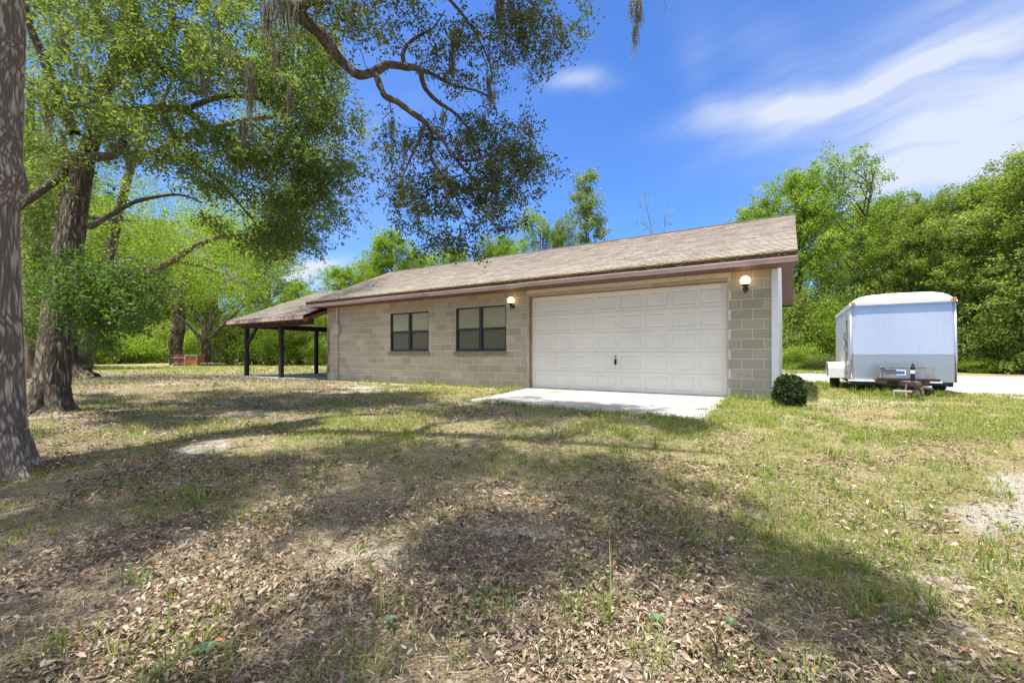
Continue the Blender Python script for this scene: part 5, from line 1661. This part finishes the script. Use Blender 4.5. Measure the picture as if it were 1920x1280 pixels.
def build_left_trees():
    G = 'oaks standing back in the shaded yard'
    def g(p): p = np.array(p); p[2] = float(gz(p[0], p[1])) - .05; return p
    # pair of trunks between the two front oaks
    b = g(P(62, 703, 15.5))
    c = fill_outline([(-60, 60), (120, 40), (140, 330), (110, 560), (60, 590), (-60, 500)], 12.5, 18, 330, 501, .42, .8)
    bare_trunk('oak_tree', 'shaded oak trunk seen in the gap just right of the nearest trunk', G, b, [([b - [0, 0, .1], P(62, 690, 15.5), P(64, 600, 15.5), P(56, 480, 15.4), P(52, 330, 15.3), P(60, 150, 15)], [.42, .30, .25, .22, .18, .08]), ([P(60, 560, 15.5), P(80, 480, 15.6), P(110, 400, 15.6), P(125, 280, 15.6)], [.14, .12, .09, .04])], 'bark_dark', crown=(c, 34, .30, .10, 'oak_leaf'), seed=61)
    b = g(P(160, 707, 17.5))
    c = fill_outline([(120, 340), (230, 330), (420, 340), (560, 380), (560, 470), (500, 530), (430, 540), (330, 520), (260, 500), (170, 560), (120, 500)], 14, 20.5, 460, 502, .46, .8)
    c2 = fill_outline([(430, 60), (560, 60), (635, 150), (635, 330), (560, 430), (450, 400)], 14, 17.5, 300, 503, .45, .8)
    c = np.vstack([c, c2])
    bare_trunk('oak_tree', 'leaning short forked trunk with long limb reaching right, behind the big leaning oak', G, b,
               [([b - [0, 0, .1], P(152, 700, 17.5), P(160, 670, 17.5), P(172, 630, 17.4), P(182, 560, 17.2), P(200, 500, 17), P(250, 300, 17), P(320, 160, 16.5)], [.52, .34, .30, .26, .22, .20, .15, .06]),
                ([b + [.5, 0, -.1], P(146, 690, 17.3), P(132, 640, 17.2), P(128, 560, 17.2), P(120, 420, 17)], [.26, .22, .2, .17, .08]),
                ([P(200, 500, 17), P(270, 515, 16.6), P(320, 490, 16.3), P(360, 465, 16), P(400, 448, 15.8), P(440, 440, 15.6), P(490, 448, 15.4), P(520, 470, 15.4)], [.18, .15, .13, .11, .09, .07, .05, .02]),
                ([P(320, 490, 16.3), P(380, 500, 16.2), P(440, 520, 16.2), P(480, 545, 16.2)], [.06, .05, .035, .015]),
                ([P(250, 300, 17), P(400, 240, 16), P(520, 220, 15.5), P(590, 250, 15.3)], [.12, .10, .07, .03])], 'bark_dark', crown=(c, 40, .30, .095, 'bright_leaf'), seed=71)
    b = g(P(105, 702, 16.5))
    bare_trunk('oak_tree', 'straight dark trunk half hidden between the two front oaks', G, b, [([b - [0, 0, .1], P(112, 690, 16.5), P(118, 600, 16.5), P(122, 450, 16.5), P(118, 250, 16.3)], [.40, .27, .23, .2, .1])], 'bark_dark', seed=81,
               crown=(fill_outline([(50, 150), (260, 150), (260, 330), (60, 360)], 14.5, 19, 160, 504, .45, .8), 34, .3, .1, 'oak_leaf'))
    # mossy stump-like trunk and the many-limbed tree by the crate
    b = g(P(332, 686, 38.5))
    c = fill_outline([(230, 400), (330, 380), (400, 400), (390, 540), (350, 585), (290, 575), (240, 520)], 35, 41, 230, 505, .50, .4)
    bare_trunk('oak_tree', 'thick mossy trunk with a side stub standing behind the red crate', G, b, [([b - [0, 0, .1], P(330, 682, 38.5), P(330, 650, 38.5), P(334, 620, 38.5), P(336, 590, 38.5), P(345, 540, 38.5), P(350, 460, 38.5)], [.75, .5, .48, .52, .5, .3, .12]), ([P(331, 655, 38.5), P(322, 650, 38.2), P(318, 640, 38)], [.3, .25, .12]),
               ([P(338, 590, 38.5), P(315, 560, 38.2), P(290, 545, 38)], [.2, .14, .07])], 'bark_dark', seed=91, amp=.05, crown=(c, 34, .5, .20, 'wood_leaf'))
    b = g(P(386, 686, 38))
    c = fill_outline([(300, 420), (430, 380), (540, 430), (560, 560), (470, 600), (430, 560), (360, 560), (300, 540)], 34, 40, 380, 506, .48, .4)
    bare_trunk('oak_tree', 'dark forked trunk with spreading mossy limbs beside the orange crate', G, b,
               [([b - [0, 0, .1], P(386, 680, 38), P(386, 655, 38), P(385, 640, 38), P(383, 610, 38), P(368, 585, 38), P(345, 560, 37.8), P(310, 530, 37.5)], [.6, .38, .36, .33, .22, .2, .17, .08]),
                ([P(386, 650, 38), P(372, 630, 37.8), P(350, 605, 37.6), P(330, 590, 37.5)], [.2, .17, .12, .05]),
                ([P(386, 640, 38), P(396, 605, 38), P(399, 570, 38), P(395, 520, 38), P(390, 450, 38)], [.26, .22, .2, .16, .07]),
                ([P(388, 635, 38), P(402, 628, 37.8), P(415, 612, 37.6), P(440, 590, 37.4), P(470, 560, 37)], [.22, .2, .16, .12, .05])], 'bark_dark', seed=95, amp=.05, crown=(c, 34, .5, .19, 'bright_leaf'))
    # leafless saplings over the roof
    for (u, dx, lab) in ((1222, -14, 'thin nearly bare sapling over the roof, the left and taller of two'), (1246, 4, 'thin bare sapling over the roof, the right and shorter of two')):
        d = 24.0; b = g(P(u + 12, 700, d)); top = 362 if u < 1230 else 382
        paths = [([b, P(u + 6, 560, d), P(u, 440, d), P(u + dx * .5, 400, d), P(u + dx, top, d)], [.05, .04, .025, .016, .006]), ([P(u, 440, d), P(u - 8, 425, d), P(u - 20, 412, d)], [.015, .01, .004]), ([P(u, 425, d), P(u + 7, 410, d), P(u + 8, 390, d)], [.012, .01, .004])]
        C = np.array([P(u - 20, 412, d), P(u - 16, 416, d), P(u + dx, top + 4, d), P(u + dx * .8, 388, d), P(u - 10, 424, d), P(u + dx * .9, 375, d)] if u < 1230 else [P(u + 8, 392, d), P(u + 4, 418, d)])
        bare_trunk('sapling', lab, 'bare saplings over the roof', b, paths, 'bark_dark', seg=6, amp=.003, seed=110 + u, crown=(C, 12, .12, .12, 'wood_leaf'))


def build_yard_things():
    # weathered red crate and orange box by the far trees
    p = P(347, 688, 37); z = float(gz(p[0], p[1]))
    root = empty('crate', (p[0], p[1], z), YAW + .1)
    tag(root, 'faded red board crate at the foot of the mossy trunk', 'crate')
    mb = MB()
    for k in range(6):
        mb.box(-.62 + k * .205, -.45, -.05, -.62 + k * .205 + .19, -.41, .93 + .04 * math.sin(k * 2.3))
    mb.box(-.62, .40, -.05, .60, .45, .9)
    for s in (-.62, .57): mb.box(s, -.41, -.05, s + .04, .40, .88)
    mb.build('side_boards', M['redwood'], root, bevel=.008)
    t = MB(); t.box(-.66, -.48, .60, .64, -.452, .70); t.box(-.66, -.48, .10, .64, -.452, .20); t.build('rail', M['cinder'], root, bevel=.006)
    p = P(366, 687, 36.3); z = float(gz(p[0], p[1]))
    root = empty('box', (p[0], p[1], z), YAW - .1)
    tag(root, 'orange brown wooden box with pale frame beside the red crate', 'box')
    mb = MB(); mb.box(-.48, -.4, -.05, .48, .4, .80); mb.build('panel', M['orangewood'], root, bevel=.01)
    t = MB(); t.box(-.56, -.46, -.05, -.47, -.40, .92); t.box(.47, -.46, -.05, .56, -.40, .90); t.box(-.47, -.46, .80, .47, -.40, .91); t.box(-.54, -.40, .805, .54, .42, .88)
    t.build('frame', M['cinder'], root, bevel=.008)
    # pale log lying beside it
    p = P(400, 689, 35); z = float(gz(p[0], p[1]))
    mb = MB(); mb.tube([(-.9, 0, .13), (-.3, .05, .15), (.4, 0, .14), (.9, .06, .11)], [.13, .14, .13, .10], 10)
    o = mb.build('log', M['limb'], None, sm=True); o.location = (p[0], p[1], z); o.rotation_euler = (0, 0, YAW + .2)
    tag(o, 'fallen log lying on the grass right of the orange box', 'log')


# ------------------------------------------------------------------ ground cover
def scatter(n, f0, f1, lat, seed, pw=1.0):
    rng = np.random.default_rng(seed)
    f = f0 + (f1 - f0) * rng.random(n) ** pw
    r = rng.uniform(-lat, lat, n) * (f + .5)
    x, y = CA * r - SA * f, SA * r + CA * f
    in_house = (x > -14.6) & (x < .0) & (y > 10.05) & (y < 18.1)
    in_slab = (x > -19.3) & (x < -14.4) & (y > 9.2) & (y < 18.5)
    in_apr = (y > 6.60 + .05 * (x + 1)*0 + (-.055) * (x + .93)) & (y < 10.3) & (x > -5.87 + (10.24 - y) * .156) & (x < -1.02)
    gv = (x > 2.5) & (y > 14.2) | (y > 17.7) & (y < 25) & (x > -1)
    return x[~(in_house | in_slab | in_apr | gv)], y[~(in_house | in_slab | in_apr | gv)]


def build_litter():
    parts = []
    for (n, f0, f1, sz, sd_, pw) in ((60000, .8, 4.4, .031, 601, 1.0), (90000, 4, 13, .036, 602, 1.0), (20000, 12, 24, .075, 603, 1.0), (45000, .8, 6.5, .013, 604, .8)):
        x, y = scatter(n, f0, f1, 1.35, sd_, pw)
        rng = np.random.default_rng(sd_ + 50)
        g, s = grass_mask(x, y), sand_mask(x, y)
        clump = smooth(.30, .60, fbm(x * 1.7, y * 1.7, 0, 44, 4))
        keep = rng.random(len(x)) < np.clip((1.05 - .70 * g) * (1 - .72 * s) * (.07 + 1.15 * clump ** 1.8), .03, 1)
        x, y = x[keep], y[keep]; m = len(x)
        z = gz(x, y) + .004 + rng.random(m) ** 2 * .022 + .012
        p = np.stack([x, y, z], -1)
        N = np.stack([rng.normal(0, .33, m), rng.normal(0, .33, m), np.ones(m)], -1); N /= np.linalg.norm(N, axis=1, keepdims=True)
        a = rng.uniform(0, 2 * np.pi, m); T = np.stack([np.cos(a), np.sin(a), np.zeros(m)], -1)
        T -= N * (T * N).sum(1, keepdims=True); Bn = np.cross(N, T)
        L = sz * np.clip(np.exp(rng.normal(-.08, .36, (m, 1))), .35, 2.0); W = L * rng.uniform(.16, .26, (m, 1)); c = rng.normal(.10, .16, (m, 1)) * L
        # spine of three points, two blades per side: a curled oval
        a0, a1, a2, a3 = p, p + T * L * .33 + N * c, p + T * L * .70 + N * c * .9, p + T * L
        e = N * W * rng.uniform(.1, .7, (m, 1))
        V = np.stack([a0, a1 + Bn * W * .9 + e, a2 + Bn * W * .75 + e, a3, a2 - Bn * W * .75 + e, a1 - Bn * W * .9 + e, a1, a2], 1).reshape(-1, 3)
        o = np.arange(m)[:, None] * 8
        Fq = np.concatenate([o + [0, 1, 2, 7], o + [0, 7, 4, 5], o + [7, 2, 3, 4]], 0)
        t = np.clip(rng.beta(1.6, 1.6, m) * .96 + (rng.random(m) < .012) * .6, 0, 1)
        parts.append((V, Fq, np.tile(t, 3)))
    a = Acc()
    for q in parts: a.add(*q)
    # straw lying flat
    x, y = scatter(42000, .8, 11, 1.35, 640)
    rng = np.random.default_rng(641)
    k = rng.random(len(x)) < (.25 + .75 * smooth(.35, .6, fbm(x * 1.3, y * 1.3, 0, 45, 3))); x, y = x[k], y[k]; m = len(x)
    an = rng.uniform(0, 6.28, m); L = rng.uniform(.02, .085, m)[:, None]; W = (rng.uniform(.0008, .0016, m) * (1 + .25 * fwd_of(x, y)))[:, None]
    p = np.stack([x, y, gz(x, y) + rng.uniform(.014, .034, m)], -1); T = np.stack([np.cos(an), np.sin(an), rng.normal(0, .12, m)], -1); Bn = np.stack([-np.sin(an), np.cos(an), np.zeros(m)], -1)
    V = np.stack([p - T * L / 2 - Bn * W, p - T * L / 2 + Bn * W, p + T * L / 2 + Bn * W * .5, p + T * L / 2 - Bn * W * .5], 1).reshape(-1, 3)
    a.add(V, np.arange(4 * m).reshape(-1, 4), rng.uniform(.45, .96, m))
    o = make_part(a, 'dead_leaves', M['litter'], None, (0, 0, 0)); tag(o, 'curled brown oak leaves strewn over the shaded yard', 'leaf litter', kind='stuff')
    # twigs
    rng = np.random.default_rng(650); x, y = scatter(420, .9, 9, 1.3, 651)
    a = Acc()
    for i in range(len(x)):
        L = rng.uniform(.08, .38); an = rng.uniform(0, 6.28); z = float(gz(x[i], y[i])) + .022
        s = np.linspace(-.5, .5, 4)
        pts = np.stack([x[i] + np.cos(an) * s * L + rng.normal(0, .012, 4), y[i] + np.sin(an) * s * L + rng.normal(0, .012, 4), z + rng.uniform(-.006, .014, 4)], -1)
        V, Fq, _ = np_tube(pts, np.linspace(.0035, .0015, 4), 4); a.add(V, Fq)
    o = make_part(a, 'fallen_twigs', M['limb'], None, (0, 0, 0)); tag(o, 'thin grey twigs fallen among the leaves', 'twigs', kind='stuff')


def blades(x, y, h, w, rng, t, lean=.45):
    m = len(x); z = gz(x, y) - .004
    p = np.stack([x, y, z], -1); a = rng.uniform(0, 2 * np.pi, m)
    d = np.stack([np.cos(a), np.sin(a), np.zeros(m)], -1); s = np.stack([-np.sin(a), np.cos(a), np.zeros(m)], -1) * w[:, None]
    ln = (lean * rng.uniform(.15, 1.6, m) * h)[:, None]
    up = np.array([0, 0, 1.0])
    m1 = p + d * ln * .35 + up * (h * .62)[:, None]; m2 = p + d * ln + up * (h * rng.uniform(.8, 1.0, m))[:, None]
    V = np.stack([p - s, p + s, m1 + s * .75, m1 - s * .75, m2 + s * .12, m2 - s * .12], 1).reshape(-1, 3)
    o = np.arange(m)[:, None] * 6
    return V, np.concatenate([o + [0, 1, 2, 3], o + [3, 2, 4, 5]], 0), np.tile(t, 2)


def build_grass():
    a = Acc()
    for (n, f0, f1, h, w, sd_) in ((190000, .9, 6, .034, .0018, 701), (300000, 5, 14, .042, .0036, 702), (130000, 13, 34, .075, .010, 703)):
        x, y = scatter(n, f0, f1, 1.35, sd_)
        rng = np.random.default_rng(sd_ + 9)
        g, s = grass_mask(x, y), sand_mask(x, y)
        patch = smooth(.34, .62, fbm(x * 2.3, y * 2.3, 0, 52, 4))
        keep = rng.random(len(x)) < np.clip(g * 1.05 * (.18 + .95 * patch) * (1 - .80 * s), .004, 1)
        x, y, patch = x[keep], y[keep], patch[keep]; m = len(x)
        t = np.clip(rng.beta(2.2, 2.0, m) * .95 + (patch - .5) * .25, 0, 1)
        if f0 > 12: t = np.clip(t + .28, 0, 1)
        a.add(*blades(x, y, h * rng.uniform(.4, 1.7, m) * (.7 + .6 * patch), np.full(m, w) * rng.uniform(.6, 1.3, m), rng, t, .8))
    # taller tufts
    rng = np.random.default_rng(720)
    x, y = scatter(7500, 1.0, 13, 1.3, 721)
    g = grass_mask(x, y)
    k = rng.random(len(x)) < (.16 + .50 * g) * .62 * (.35 + 1.1 * smooth(.42, .62, fbm(x * 1.1, y * 1.1, 0, 58, 3)))
    tx, ty = x[k], y[k]
    ex = [(1140, 1130, .30), (1230, 860, .16), (920, 900, .20), (1130, 985, .16), (400, 1215, .16), (1530, 1235, .18), (720, 1110, .14), (900, 1100, .16), (690, 1040, .12), (1620, 1040, .22), (1430, 985, .2), (1340, 870, .18), (540, 915, .10), (1050, 860, .12), (260, 1250, .13), (1720, 900, .12), (1280, 990, .16), (1850, 1040, .16), (1600, 1010, .14)]
    hh = list(np.clip(.042 + .030 * rng.exponential(1, len(tx)), 0, .15))
    for u, v, h in ex:
        r = ray(u, v); q = r * (CAM_H + .22) / -r[2] if v > 820 else r * (CAM_H + .06) / -r[2]
        tx = np.append(tx, q[0]); ty = np.append(ty, q[1]); hh.append(h)
    # along the foot of the walls, the apron and the trailer
    for x0, y0, x1, y1, n, h in ((-13.5, 9.98, -6.3, 9.98, 60, .07), (-1.0, 10.0, -.25, 9.9, 22, .14), (-.93, 6.6, -1.0, 9.9, 40, .10), (-5.3, 6.66, -.95, 6.4, 60, .09), (-5.4, 6.8, -5.9, 9.8, 24, .10), (1.2, 12.9, 3.0, 12.7, 40, .16), (1.35, 12.3, 2.0, 11.9, 26, .20), (-.2, 9.2, -.1, 8.6, 12, .14), (1.7, 11.5, 2.4, 11.5, 16, .10), (-.3, 9.9, .3, 12, 24, .14), (.6, 13.5, .95, 15.2, 16, .2)):
        s = rng.random(n); tx = np.append(tx, x0 + (x1 - x0) * s + rng.normal(0, .07, n)); ty = np.append(ty, np.minimum(y0 + (y1 - y0) * s + rng.normal(0, .06, n), np.where(x1 < -.15, 10.02, 99))); hh += list(h * rng.uniform(.5, 1.3, n))
    hh = np.array(hh); nb = 16
    sp_ = np.repeat(rng.uniform(.012, .06, len(tx)), nb)
    X = np.repeat(tx, nb) + rng.normal(0, 1, len(tx) * nb) * sp_; Y = np.repeat(ty, nb) + rng.normal(0, 1, len(tx) * nb) * sp_
    H = np.repeat(hh, nb) * rng.uniform(.4, 1.15, len(X)); T = np.clip(np.repeat(rng.uniform(.48, .98, len(tx)), nb) + rng.normal(0, .12, len(X)), 0, 1)
    a.add(*blades(X, Y, H, np.full(len(X), .0024) * rng.uniform(.7, 1.5, len(X)) * (1 + .06 * np.repeat(fwd_of(tx, ty), nb)), rng, T, .8))
    o = make_part(a, 'grass', M['grass'], None, (0, 0, 0)); tag(o, 'thin patchy green and straw grass growing through sand and leaves', 'grass', kind='stuff')
    # a few broad-leaved weeds
    labs = ['blue green broad leaved weed among dead leaves near the bottom of the frame', 'broad leaved green weed at the bottom left of the yard', 'small rosette weed in the leaf litter left of the middle', 'low broad weed right of the bottom middle']
    for i, (u, v, s) in enumerate(((1232, 1160, .036), (386, 1216, .045), (730, 1165, .036), (1370, 1165, .03))):
        r = ray(u, v); q = r * (CAM_H + .30) / -r[2]; q[2] = float(gz(q[0], q[1]))
        root = empty('weed', q); tag(root, labs[i], 'weed', 'broad leaved weeds in the litter')
        rg = np.random.default_rng(800 + i); acc = Acc(); st = Acc()
        for k in range(8):
            an = 2 * np.pi * k / 8 + rg.normal(0, .3); L = s * rg.uniform(.7, 1.3); d = np.array([np.cos(an), np.sin(an), 0]); sd = np.array([-np.sin(an), np.cos(an), 0]) * L * .28
            b0 = np.array([0, 0, .02]); b1 = b0 + d * L * .5 + [0, 0, .035]; b2 = b0 + d * L * 1.1 + [0, 0, .025]
            V = np.array([b0, b1 + sd, b2, b1 - sd]); acc.add(V, np.array([[0, 1, 2, 3]]), np.array([rg.random()]))
        V, Fq, _ = np_tube(np.array([[0, 0, -.02], [0, 0, .0], [0, 0, .025]]), [.003, .003, .002], 5); st.add(V, Fq)
        make_part(acc, 'leaves', M['weed'], root, (0, 0, 0)); make_part(st, 'stem', M['weed'], root, (0, 0, 0))


build_near_oak(); build_leaning_oak(); build_woods(); build_left_trees(); build_yard_things()
build_litter(); build_grass()
bpy.context.view_layer.update()
